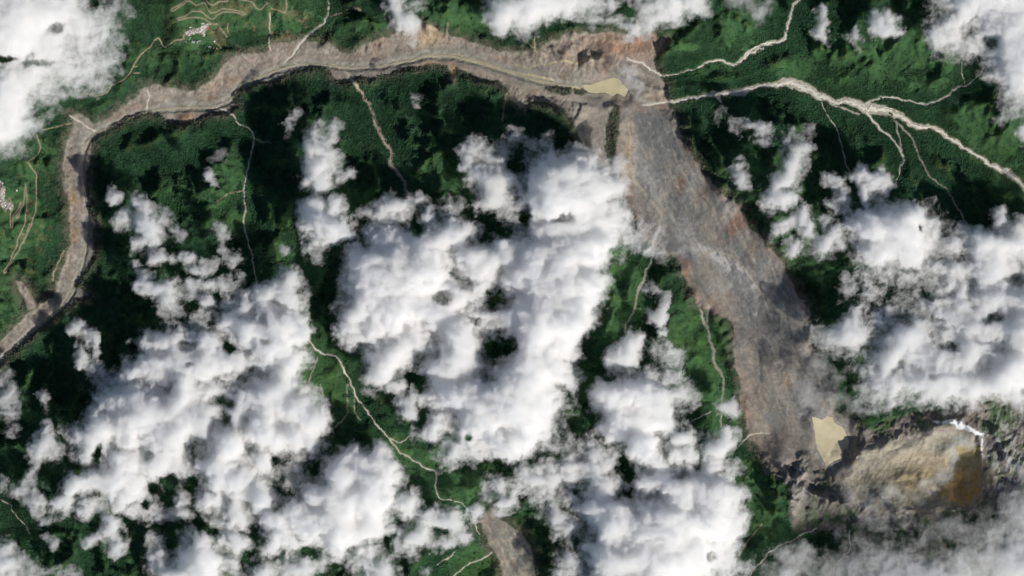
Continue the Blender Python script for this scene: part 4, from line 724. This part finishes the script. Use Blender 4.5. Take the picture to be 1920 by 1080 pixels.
ground_piece(6, 'cirque_terrain', M_rock, 'wide pale grey cirque floor east of the lower yellow lake')
ground_piece(12, 'cirque_terrain', M_rock, 'rust-orange rock wall at the eastern end of the cirque')
ground_piece(10, 'snow', M_snow, 'white snow lying along the north-eastern rim of the cirque', 'stuff')
ground_piece(11, 'snow', M_snow, 'thin white snow streak on the slope south of the cirque', 'stuff')
STREAM_TXT = dict(right='broad white river of gravel winding east from the gorge head, with a wide braided middle',
 upright='pale braided stream coming down from the north into the gorge head', topleft='bright white torrent dropping from the north into the gorge',
 streamA='pale rocky gully running down the dark slope opposite the white torrent', streamB='thin pale stream with a sharp elbow, south of the gorge and west of the two-lobed puff',
 r1='white side stream curving north-east from the wide braided delta', r1b='hair-thin white rill joining the curved side stream from the north', r2='grey-white side channel leaving the delta straight to the south',
 r3='long dim side channel running far south-east into dark forest', r3b='short pale channel linking the two southern side channels of the delta', r4='thin white trickle south of the wide gravel bars',
 D='pale stream winding through the grassy valley between the two big cloud masses', D2='short forked rill joining the grassy valley stream from the east', E='thin pale stream in the gully between the great cumulus and the green ridge',
 F='smooth grey-white stream on the bright green ridge beside the debris flow', F2='short faint branch beside the top of the smooth grey-white stream', G='small pale rill flowing off the lower debris flow to the west', G2='tiny rill on the green slope above the knobbly puff',
 H='greenish-white rill on the dark slope near the bottom edge, below the lower debris flow', I='pale rill falling straight south below the lower yellow lake', J='pale greenish runnel in the bank west of the lower lake outlet',
 K='pale curved rill in the grass left of the southern debris flow', K2='short pale streak just above the curved rill of the southern grass', M='broken thin white rill near the western edge of the photo', N='short pale rill leaving the debris flow eastward under cloud',
 O='small white rill cutting through the brown gorge wall from the north', P='small branching rill at the outer corner of the river bend', Q='very short rill in dark forest east of the sharp elbow',
 T1='westernmost of the hair-thin rills in the grassy valley', T2='short hair-thin rill in the middle of the grassy valley', T3='hair-thin rill continuing south beside the western cumulus edge', T4='dim thin rill inside the dark hollow of the grassy valley', T5='thin rill close to the main stream of the grassy valley',
 U='straight hair-thin rill east of the northern village, dropping to the gorge', main='muddy grey-brown river along the floor of the long gorge')
for i_, s in enumerate(STREAMS):
    ground_piece(100 + i_, 'riverbed', M_gravel, 'pale gravel banks of the ' + STREAM_TXT.get(s[0], 'stream'))

# ---------------------------------------------------------------- lakes
def water_mat(name, colr, rough):
    m = plain_mat(name, colr, rough, .13, .012, .3)
    return m
M_lake = water_mat('muddy_lake_water', (.53, .475, .325), .5)
M_lake2 = water_mat('silty_pond_water', (.45, .415, .265), .5)
M_milky = water_mat('milky_stream_water', (.70, .67, .59), .4)
M_tan = water_mat('brown_stream_water', (.46, .42, .34), .4)
M_mud = water_mat('muddy_river_water', (.32, .29, .22), .4)
for (P_, lz), lab in zip(LAKES, ('muddy yellow lake with a ragged shore at the top of the debris flow, beside the cirque', 'small muddy yellow lake dammed at the head of the gorge, under drifting haze')):
    m_ = (poly_sd(X, Y, P_) + 2.2 * fbm(X, Y, 9, 4, 44, .6)) > -4.5
    q = quads[(m_[:-1, :-1] & m_[1:, 1:] & m_[1:, :-1] & m_[:-1, 1:]).ravel()]
    used, inv = np.unique(q.ravel(), return_inverse=True); co = CO[used].copy(); co[:, 2] = lz
    tag(link('lake', mesh_np('lake', co, inv, 4), M_lake if P_ is LAKE_LOW else M_lake2), lab, None, None, 'structure')

# ---------------------------------------------------------------- streams and roads as ribbons lying on the ground
def ribbon(name, pts, mat, label, wk, jit, lift, seed, minw=.5, kind='structure', crown=0.0):
    p = np.array(pts, float); seg = np.hypot(*np.diff(p[:, :2], axis=0).T); s_ = np.concatenate([[0], np.cumsum(seg)])
    q = np.arange(0, s_[-1], 1.6); x = np.interp(q, s_, p[:, 0]); y = np.interp(q, s_, p[:, 1]); wv = np.interp(q, s_, p[:, 2]) * wk
    if jit == 0:                                   # roads: round the corners
        for _ in range(3): x[1:-1] = (x[:-2] + 2 * x[1:-1] + x[2:]) / 4; y[1:-1] = (y[:-2] + 2 * y[1:-1] + y[2:]) / 4
    n = perlin(q / 5.0, q * 0 + seed, seed) + .6 * perlin(q / 2.1, q * 0 + seed, seed + 5)
    n2 = perlin(q / 4.0, q * 0 + seed, seed + 9)
    tx = np.gradient(x); ty = np.gradient(y); ln_ = np.hypot(tx, ty) + 1e-9; nx, ny = -ty / ln_, tx / ln_
    x = x + nx * n * jit * np.maximum(wv, 1.2) * .5; y = y + ny * n * jit * np.maximum(wv, 1.2) * .5
    hw = np.maximum(wv * (1 + .6 * n2 * (jit > 0)), minw) / 2
    cols = [(-1, 0), (-.5, crown), (.5, crown), (1, 0)]
    co = []
    for k_, up_ in cols:
        ax, ay = x + nx * hw * k_, y + ny * hw * k_
        zz = np.maximum.reduce([z_at(ax, ay), z_at(x, y), z_at(ax + .8, ay), z_at(ax - .8, ay), z_at(ax, ay + .8), z_at(ax, ay - .8)]) + lift + up_
        co.append(np.stack([wx(ax), wy(ay), zz], -1))
    co = np.stack(co, 1).reshape(-1, 3); m_ = len(q); i = np.arange(m_ - 1)[:, None] * 4 + np.arange(3)[None]
    f_ = np.stack([i, i + 1, i + 5, i + 4], -1).reshape(-1)
    # closed skirt down into the ground
    k0 = len(co); e0 = co[0::4].copy(); e1 = co[3::4].copy(); e0[:, 2] -= lift + 3; e1[:, 2] -= lift + 3; co = np.concatenate([co, e0, e1])
    j = np.arange(m_ - 1); s0 = np.stack([k0 + j, j * 4, j * 4 + 4, k0 + j + 1], -1); s1 = np.stack([j * 4 + 3, k0 + m_ + j, k0 + m_ + j + 1, j * 4 + 7], -1)
    me = mesh_np(name, co, np.concatenate([f_, s0.ravel(), s1.ravel()]), 4)
    return tag(link(name, me, mat), label, None, None, kind)
for i_, s in enumerate(STREAMS):
    if s[5]: ribbon('river' if s[0] == 'right' else 'stream', s[1], M_milky if s[5] == 1 else M_tan if s[5] == 3 else M_mud, STREAM_TXT[s[0]], .4, 1.0, .6, 10 + i_, .55)
BR = [(L(1395,104,1.6, 1402,96,1.6, 1415,90,1.8, 1430,83,1.6, 1442,79,1.4), 'northern braid of the pale braided stream, above its grassy islands'),
 (L(1467,152,1.5, 1480,150,1.6, 1500,156,1.6, 1520,164,1.6, 1533,176,1.6, 1548,188,1.4), 'northern braid along the wide gravel bars of the broad white river'),
 (L(1600,188,1.4, 1616,196,1.6, 1622,204,1.6, 1640,207,1.8, 1660,200,1.6, 1680,208,1.6, 1700,226,1.6), 'bright crooked braid crossing the delta of the broad white river'),
 (L(1490,168,1.4, 1515,172,1.5, 1540,190,1.5, 1560,196,1.3), 'southern braid along the wide gravel bars of the broad white river')]
for i_, (b_, lb_) in enumerate(BR): ribbon('stream', wiggle(b_, 1.6, 80 + i_), M_milky, lb_, 1.0, 1.0, .6, 90 + i_, .8)
ribbon('river', [(a, b, c * .55) for a, b, c in STREAMS[0][1]], M_mud, STREAM_TXT['main'], .8, 1.0, .8, 3, .8)
ROAD_TXT = ['tan road winding from the northern village westward along the forest edge', 'tan hairpin road ending just above the northern village', 'tan double-looped switchback road above the northern village', 'topmost short looped road at the north edge of the photo',
 'curving track crossing the dry brown clearing east of the switchbacks', 'U-shaped track at the north edge, west of the white torrent', 'short straight track on the slope east of the northern village', 'small diagonal track south-east of the northern village', 'short footpath below the two lone white houses',
 'long switchback road reaching down the slope beside the western village', 'wriggling hairpin road leading into the western village', 'faint straight track joining the river bend from the west', 'tiny link track between the two arms of the long switchback', 'short spur off the winding forest road', 'stubby side track on the winding forest road']
M_road = plain_mat('dirt_road', (.25, .225, .155), .9, .2, .04)
for i_, r in enumerate(ROADS): ribbon('road', r, M_road, ROAD_TXT[i_], 1.0, 0, 1.2, 60 + i_, .8, crown=.1)
print('ribbons', time.time() - T0)

# ---------------------------------------------------------------- forest: one mass of crowns, each a small trunk and crown set on the ground
rng = np.random.RandomState(5)
def crown_mesh(k):
    r = np.random.RandomState(k)
    t = (1 + 5 ** .5) / 2
    v = np.array([(-1, t, 0), (1, t, 0), (-1, -t, 0), (1, -t, 0), (0, -1, t), (0, 1, t), (0, -1, -t), (0, 1, -t), (t, 0, -1), (t, 0, 1), (-t, 0, -1), (-t, 0, 1)], float); v /= np.linalg.norm(v[0])
    f_ = [(0,11,5),(0,5,1),(0,1,7),(0,7,10),(0,10,11),(1,5,9),(5,11,4),(11,10,2),(10,7,6),(7,1,8),(3,9,4),(3,4,2),(3,2,6),(3,6,8),(3,8,9),(4,9,5),(2,4,11),(6,2,10),(8,6,7),(9,8,1)]
    v = v * (.75 + .5 * r.rand(12, 1)) * np.array([1, 1, 1.05]) + np.array([0, 0, 1.35])
    v = list(map(tuple, v)); b = len(v)
    for a in range(3): v.append((.12 * math.cos(a * 2.1), .12 * math.sin(a * 2.1), -.3))
    for a in range(3): v.append((.07 * math.cos(a * 2.1), .07 * math.sin(a * 2.1), 1.0))
    for a in range(3): f_ += [(b + a, b + (a + 1) % 3, b + 3 + a), (b + (a + 1) % 3, b + 3 + (a + 1) % 3, b + 3 + a)]
    me = bpy.data.meshes.new('tree_crown'); me.from_pydata(v, [], f_); me.update(); me.polygons.foreach_set('use_smooth', [False] * len(f_))
    return me
m, t, p = node_mat('tree_foliage'); N = t.nodes; K = t.links
a = N.new('ShaderNodeAttribute'); a.attribute_type = 'INSTANCER'; a.attribute_name = 'tint'
oi = N.new('ShaderNodeObjectInfo'); mr = N.new('ShaderNodeMapRange'); mr.inputs[3].default_value = .82; mr.inputs[4].default_value = 1.2; K.new(oi.outputs['Random'], mr.inputs[0])
mx = N.new('ShaderNodeVectorMath'); mx.operation = 'SCALE'; K.new(a.outputs['Color'], mx.inputs[0]); K.new(mr.outputs[0], mx.inputs['Scale']); K.new(mx.outputs[0], p.inputs['Base Color'])
p.inputs['Roughness'].default_value = .85; p.inputs['Specular IOR Level'].default_value = .1; M_tree = m

tx_, ty_ = np.meshgrid(np.arange(-20, 1940, 2.05), np.arange(-20, 1100, 2.05))
tx_ = (tx_ + rng.rand(*tx_.shape) * 2.0).ravel(); ty_ = (ty_ + rng.rand(*ty_.shape) * 2.0).ravel()
ii = ((ty_ + 40) / 2).round().astype(int) + NO; jj = ((tx_ + 40) / 2).round().astype(int) + NO
keep = (cls.reshape(NY - 1, NX - 1)[ii, jj] == 0) & (bare[ii, jj] < .3) & (river_sd[ii, jj] < -.8) & (road_sd[ii, jj] < -1.2)
keep |= (cls.reshape(NY - 1, NX - 1)[ii, jj] == 1) & (road_sd[ii, jj] < -1.2) & (rng.rand(len(tx_)) < .05) & (river_sd[ii, jj] < -.8)
halo_f = halo[ii, jj]; keep &= rng.rand(len(tx_)) > halo_f * .5
tx_, ty_, ii, jj = tx_[keep], ty_[keep], ii[keep], jj[keep]
TREES = (tx_, ty_, ii, jj)

def build_forest(keep2):
    x, y, i, j = [q_[keep2] for q_ in TREES]
    me = bpy.data.meshes.new('forest'); n = len(x); me.vertices.add(n)
    me.vertices.foreach_set('co', np.stack([wx(x), wy(y), z_at(x, y)], -1).astype(np.float32).ravel())
    tc = me.attributes.new('tint', 'FLOAT_COLOR', 'POINT')
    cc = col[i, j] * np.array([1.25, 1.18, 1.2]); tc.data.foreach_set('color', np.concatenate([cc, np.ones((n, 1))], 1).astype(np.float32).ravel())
    sz = me.attributes.new('size', 'FLOAT', 'POINT'); sz.data.foreach_set('value', (3.0 + 3.0 * rng.rand(n) ** 1.8).astype(np.float32))
    rt = me.attributes.new('turn', 'FLOAT', 'POINT'); rt.data.foreach_set('value', (rng.rand(n) * 6.28).astype(np.float32))
    ng = bpy.data.node_groups.new('trees_on_ground', 'GeometryNodeTree')
    ng.interface.new_socket('Geometry', in_out='INPUT', socket_type='NodeSocketGeometry'); ng.interface.new_socket('Geometry', in_out='OUTPUT', socket_type='NodeSocketGeometry')
    gi = ng.nodes.new('NodeGroupInput'); go = ng.nodes.new('NodeGroupOutput'); io = ng.nodes.new('GeometryNodeInstanceOnPoints')
    na = ng.nodes.new('GeometryNodeInputNamedAttribute'); na.data_type = 'FLOAT'; na.inputs[0].default_value = 'size'
    nb = ng.nodes.new('GeometryNodeInputNamedAttribute'); nb.data_type = 'FLOAT'; nb.inputs[0].default_value = 'turn'
    cx = ng.nodes.new('ShaderNodeCombineXYZ'); ng.links.new(nb.outputs[0], cx.inputs[2])
    prot = []
    gm = ng.nodes.new('GeometryNodeGeometryToInstance')
    for k_ in range(4):
        # the crown shapes live in the node tree itself, as raw mesh built from a convex hull-free object data block
        ob = bpy.data.objects.new('tree_crown', crown_mesh(20 + k_)); ob.data.materials.append(M_tree)
        oin = ng.nodes.new('GeometryNodeObjectInfo'); oin.inputs['Object'].default_value = ob
        ng.links.new(oin.outputs['Geometry'], gm.inputs[0]); prot.append(ob)
    ng.links.new(gi.outputs[0], io.inputs['Points']); ng.links.new(gm.outputs[0], io.inputs['Instance']); io.inputs['Pick Instance'].default_value = True
    ng.links.new(na.outputs[0], io.inputs['Scale']); ng.links.new(cx.outputs[0], io.inputs['Rotation'])
    ng.links.new(io.outputs[0], go.inputs[0])
    o = link('forest', me, M_tree); md = o.modifiers.new('trees', 'NODES'); md.node_group = ng
    tag(o, 'dense dark green forest canopy covering the mountainsides around the gorge and the debris flow', None, None, 'stuff')
    return n

# ---------------------------------------------------------------- boulders strewn over the debris
def rocks(name, n, sel, label, seed, smin, smax):
    r = np.random.RandomState(seed); cand = np.argwhere(sel[IN]); cand = cand[r.randint(0, len(cand), n)]
    px = inx[cand[:, 1]] + r.rand(n) * 2 - 1; py = iny[cand[:, 0]] + r.rand(n) * 2 - 1
    base = np.array([(1,0,0),(.3,.95,.05),(-.8,.55,0),(-.8,-.6,.05),(.3,-.95,0),(.1,.1,.8),(.5,-.3,.6)], float)
    f_ = np.array([(0,1,5),(1,2,5),(2,3,5),(3,4,6),(4,0,6),(3,6,5),(0,5,6)])
    s_ = smin + (smax - smin) * r.rand(n) ** 4; th = r.rand(n) * 6.28
    v = base[None] * (1 + .35 * (r.rand(n, 7, 1) - .5)) * s_[:, None, None]
    c_, sn = np.cos(th)[:, None], np.sin(th)[:, None]
    vx = v[..., 0] * c_ - v[..., 1] * sn + wx(px)[:, None]; vy = v[..., 0] * sn + v[..., 1] * c_ + wy(py)[:, None]; vz = v[..., 2] + z_at(px, py)[:, None] - .2
    co = np.stack([vx, vy, vz], -1).reshape(-1, 3); idx = (f_[None] + (np.arange(n) * 7)[:, None, None]).ravel()
    return tag(link(name, mesh_np(name, co, idx, 3, False), M_boulder), label, None, None, 'stuff')
M_boulder = plain_mat('boulder', (.30, .28, .25), .9, .35, .03)
rocks('rubble', 1500, (fl_sd > 2) & (bare > .8), 'pale boulders strewn over the grey debris flow', 3, 1.2, 6.5)
rocks('rubble', 1200, (g_sd > 2) & (bare > .8) & (fl_sd < -5), 'boulders scattered on the gorge floor and walls', 4, 1.0, 4.5)
print('forest points', time.time() - T0)

# ---------------------------------------------------------------- houses
def house_meshes(lx, ly, h, rh):
    a, b = lx / 2, ly / 2
    w_ = bpy.data.meshes.new('wall')
    w_.from_pydata([(-a, -b, -3), (a, -b, -3), (a, b, -3), (-a, b, -3), (-a, -b, h), (a, -b, h), (a, b, h), (-a, b, h), (-a, 0, h + rh * .92), (a, 0, h + rh * .92)], [],
                   [(0, 1, 5, 4), (1, 2, 6, 9, 5), (2, 3, 7, 6), (3, 0, 4, 8, 7), (3, 2, 1, 0)])
    e = .6; r_ = bpy.data.meshes.new('roof'); th = .25; a2, b2 = a + e, b + e; hb = h - rh * e / b
    top = [(-a2, -b2, hb + th), (a2, -b2, hb + th), (a2, 0, h + rh + th), (-a2, 0, h + rh + th), (-a2, b2, hb + th), (a2, b2, hb + th)]
    low = [(x, y, z - th) for x, y, z in top]
    r_.from_pydata(top + low, [], [(0, 1, 2, 3), (3, 2, 5, 4), (7, 6, 9, 8), (8, 9, 10, 11), (0, 6, 7, 1), (4, 5, 11, 10), (1, 7, 8, 2), (2, 8, 11, 5), (0, 3, 9, 6), (3, 4, 10, 9)])
    for q in (w_, r_): q.update()
    return w_, r_
M_wall = plain_mat('plaster_wall', (.6, .57, .52), .9)
ROOFS = dict(pale=plain_mat('pale_roof', (.62, .57, .54), .6, .1), pink=plain_mat('pinkish_roof', (.50, .40, .39), .7, .1), grey=plain_mat('grey_roof', (.36, .36, .38), .6, .1),
             blue=plain_mat('blue_grey_roof', (.30, .36, .38), .5, .12), teal=plain_mat('dull_teal_roof', (.12, .20, .19), .6, .1), white=plain_mat('white_roof', (.85, .86, .85), .5, .04), red=plain_mat('faded_red_roof', (.40, .13, .12), .7, .15), tan=plain_mat('tan_roof', (.44, .36, .24), .7, .12))
PROTO = {}
def house(px, py, rot, size, roof, label, group=None, name='house', cat='house'):
    key = (size, roof)
    if key not in PROTO:
        lx, ly = {'s': (9, 7), 'm': (12, 8), 'l': (18, 10), 'xl': (26, 18), 'hall': (20, 7)}[size]
        w_, r_ = house_meshes(lx, ly, {'s': 4, 'm': 5, 'l': 6, 'xl': 7, 'hall': 5}[size], 1.6)
        w_.materials.append(M_wall); r_.materials.append(ROOFS[roof])
        PROTO[key] = (bpy.data.objects.new('wall', w_), bpy.data.objects.new('roof', r_))
    e = bpy.data.objects.new(name, None); C.objects.link(e)
    zs_ = float(z_at(np.array([px]), np.array([py]))[0]); e.location = (wx(px), wy(py), zs_ + 1.0); e.rotation_euler = (0, 0, rot); e.empty_display_size = 5
    tag(e, label, cat, group)
    for q in PROTO[key]:
        c_ = q.copy(); C.objects.link(c_); c_.parent = e
    return e
hr = np.random.RandomState(12)
used_h = []
def free(px, py, d):
    if any((px - a) ** 2 + (py - b) ** 2 < (d + c_) ** 2 for a, b, c_ in used_h): return False
    used_h.append((px, py, d)); return True
def village(poly, n, group, texts, ang, where, tries=6000):
    P = np.array(poly, float); got = 0
    for _ in range(tries):
        if got >= n: break
        px = P[:, 0].min() + hr.rand() * np.ptp(P[:, 0]); py = P[:, 1].min() + hr.rand() * np.ptp(P[:, 1])
        ins = False
        for i in range(len(P)):
            x0, y0 = P[i]; x1, y1 = P[(i + 1) % len(P)]
            if ((y0 > py) != (y1 > py)) and px < (x1 - x0) * (py - y0) / (y1 - y0) + x0: ins = not ins
        if not ins: continue
        sz = 's' if hr.rand() < .55 else 'm'
        if not free(px, py, 1.0 if sz == 's' else 1.3): continue
        kk = ['pale', 'pink', 'grey', 'white'][hr.choice(4, p=[.45, .3, .17, .08])]
        u = where(px, py)
        house(px, py, ang + (hr.rand() - .5) * .5 + (math.pi / 2 if hr.rand() < .4 else 0), sz, kk, '%s %s-roofed house %s' % ('small' if sz == 's' else 'longer', texts[kk], u), group); got += 1
# distinct buildings first
for px, py, rot, sz, rf, lab in (
  (363, 79, -.25, 'xl', 'blue', 'largest blue-grey roofed hall below the northern village'), (370.5, 79.2, 1.5, 'l', 'grey', 'long grey-roofed hall just east of the largest blue-grey hall'), (374.8, 76.8, 0, 'hall', 'grey', 'low narrow grey shed at the eastern end of the hall row'),
  (355.5, 73.8, .3, 's', 'blue', 'little blue-grey shed up against the west side of the halls'), (349, 78.5, -.5, 'l', 'teal', 'dull teal shed lying apart west of the hall row'), (357.5, 71, 0, 's', 'grey', 'small grey shed between the village road and the halls'),
  (402, 77.7, .9, 'm', 'white', 'bright white lone house east of the hall row'), (393.6, 88.4, -.5, 'l', 'white', 'bright white long house alone on the slope, southernmost of the northern village'), (406.5, 91, -.4, 'm', 'tan', 'tan-roofed house beside the footpath below the white lone house'), (400.5, 90.5, .6, 's', 'tan', 'small tan hut between the long white house and the tan-roofed house'),
  (390, 50.8, -.9, 'm', 'red', 'faded red roofed house at the upper end of the northern village'), (388.7, 53.6, -.8, 's', 'red', 'smallest red-roofed house, just below the upper red roof'), (391, 54.2, .6, 's', 'red', 'red-roofed hut at the outer corner of the village end'),
  (381, 44.5, -.1, 'l', 'pale', 'long pale building by itself above the village, beside the hairpin road'), (394, 45.6, -.4, 'l', 'tan', 'tan building wedged in the road bend above the village'), (405.5, 44.6, .3, 'm', 'tan', 'tan building on the turning place at the road end'),
  (31.4, 357.3, 1.4, 'm', 'white', 'lone white house between the hairpins east of the western village'),
  (360.5, 51, .4, 's', 'pale', 'pale hut set back on the slope north of the village row'), (357.5, 52, .1, 's', 'white', 'white hut beside the pale hut north of the village row')):
    free(px, py, 3.0 if sz == 'xl' else 2.2 if sz in ('l', 'hall') else 1.2); house(px, py, rot, sz, rf, lab)
TX = dict(pale='pale', pink='pinkish', grey='grey', white='white')
def where1(x, y):
    if x < 356: return 'at the western tip of the northern village, where the winding road enters'
    if x > 379.5 and y > 57: return 'in the short arm hanging south from the northern village'
    if x > 384: return 'near the red roofs at the eastern end of the northern village'
    return 'in the %s of the northern village, on its %s side' % ('western half' if x < 368 else 'middle', 'uphill' if y < 62 - (x - 356) * .42 else 'downhill')
def where2(x, y):
    if y < 352: return 'in the northern row of the western village'
    if x > 16: return 'among the hairpins on the eastern side of the western village'
    return 'in the narrow waist of the western village' if y < 368 else 'in the crowded southern part of the western village'
village([(348,62),(356,57),(364,56),(376,51),(390,45),(390,49),(385,57),(384,68),(381,68),(379,60),(368,62),(358,67),(352,67)], 78, 'houses of the northern village', TX, .42, where1)
village([(-2,340),(4,341),(9,352),(10,360),(8,372),(12,382),(20,380),(25,386),(22,394),(12,393),(4,386),(1,376),(4,366),(2,352),(-3,347)], 52, 'houses of the western village', TX, 1.3, where2)
print('houses', time.time() - T0)

# ---------------------------------------------------------------- clouds: closed, billowed bodies of scattering droplets
m = bpy.data.materials.new('cloud_droplets'); m.use_nodes = True; t = m.node_tree; t.nodes.clear()
out = t.nodes.new('ShaderNodeOutputMaterial'); vs = t.nodes.new('ShaderNodeVolumeScatter'); vs.inputs['Density'].default_value = CLOUD_SIGMA; vs.inputs['Color'].default_value = (.997, .997, .997, 1); vs.inputs['Anisotropy'].default_value = 0.0
t.links.new(vs.outputs[0], out.inputs['Volume']); m.cycles.homogeneous_volume = True; M_cloud = m
cgx = np.arange(-150, 2070.1, 2.0); cgy = np.arange(-120, 1200.1, 2.0); CX, CY = np.meshgrid(cgx, cgy)
CF = cloud_fields(CX, CY)
Zc = np.array([np.interp(cgx, gx, Z[i]) for i in range(0, NY, 1)]); Zc = np.array([np.interp(cgy, gy, Zc[:, j]) for j in range(Zc.shape[1])]).T
Zs = Zc[::8, ::8].copy(); Zs = smooth(Zs, 14); Zs = np.array([np.interp(cgx, cgx[::8], Zs[i]) for i in range(Zs.shape[0])]); Zs = np.array([np.interp(cgy, cgy[::8], Zs[:, j]) for j in range(Zs.shape[1])]).T
TAU = np.zeros(CX.shape)
def cloud(c):
    lab, tf, puffs, gaps = c; P = np.array(puffs, float).reshape(-1, 5)
    x0, x1 = (P[:, 0] - P[:, 2] * 2).min() - 30, (P[:, 0] + P[:, 2] * 2).max() + 30; y0, y1 = (P[:, 1] - P[:, 3] * 2).min() - 30, (P[:, 1] + P[:, 3] * 2).max() + 30
    a0, a1 = np.searchsorted(cgx, [x0, x1]); b0, b1_ = np.searchsorted(cgy, [y0, y1]); sl = (slice(b0, b1_), slice(a0, a1))
    f = {k_: v_[sl] for k_, v_ in CF.items()}
    th = cloud_thickness(c, CX[sl], CY[sl], f).astype(float); th[0] = th[-1] = 0; th[:, 0] = th[:, -1] = 0
    th = np.where(th < 1.0, 0, th)
    TAU[sl] += th
    h, w_ = th.shape; pos = th > 0
    fm = pos[:-1, :-1] | pos[1:, :-1] | pos[:-1, 1:] | pos[1:, 1:]
    uv = np.zeros(th.shape, bool); uv[:-1, :-1] |= fm; uv[1:, :-1] |= fm; uv[:-1, 1:] |= fm; uv[1:, 1:] |= fm
    it = np.full(th.shape, -1); it[uv] = np.arange(uv.sum()); nt_ = int(uv.sum())
    ib = it.copy(); dn = uv & pos; ib[dn] = nt_ + np.arange(dn.sum())
    z0 = Zs[sl] + CLOUD_BASE + 30 * f['wx'] / 26
    top = z0 + th * .80 + .0; bot = z0 - th * .20
    jx = f['wy'] * .0
    co = np.concatenate([np.stack([wx(CX[sl])[uv], wy(CY[sl])[uv], top[uv]], -1), np.stack([wx(CX[sl])[dn], wy(CY[sl])[dn], bot[dn]], -1)])
    r_, c_ = np.where(fm)
    qt = np.stack([it[r_ + 1, c_], it[r_ + 1, c_ + 1], it[r_, c_ + 1], it[r_, c_]], -1)
    qb = np.stack([ib[r_, c_], ib[r_, c_ + 1], ib[r_ + 1, c_ + 1], ib[r_ + 1, c_]], -1)
    tt = np.concatenate([qt[:, [0, 1, 2]], qt[:, [0, 2, 3]]]); tb = np.concatenate([qb[:, [3, 1, 2]], qb[:, [3, 0, 1]]])      # the same diagonal above and below
    pq = np.stack([pos[r_ + 1, c_], pos[r_ + 1, c_ + 1], pos[r_, c_ + 1], pos[r_, c_]], -1); kt = np.concatenate([pq[:, :3].any(1), pq[:, [0, 2, 3]].any(1)]); tt = tt[kt]; tb = tb[kt]; me = mesh_np('cloud', co, np.concatenate([tt.ravel(), tb.ravel()]), 3)
    tag(link('cloud', me, M_cloud), lab, 'cloud', 'clouds drifting over the mountains')
for c_ in CLOUDS: cloud(c_)
print('clouds', time.time() - T0)

ti = np.clip(((TREES[1] + 120) / 2).round().astype(int), 0, len(cgy) - 1); tj = np.clip(((TREES[0] + 150) / 2).round().astype(int), 0, len(cgx) - 1)
nt_trees = build_forest(TAU[ti, tj] < 330)
print('trees', nt_trees, 'total tris', sum(len(o.data.loops) - 2 * len(o.data.polygons) for o in bpy.data.objects if o.type == 'MESH'), time.time() - T0)
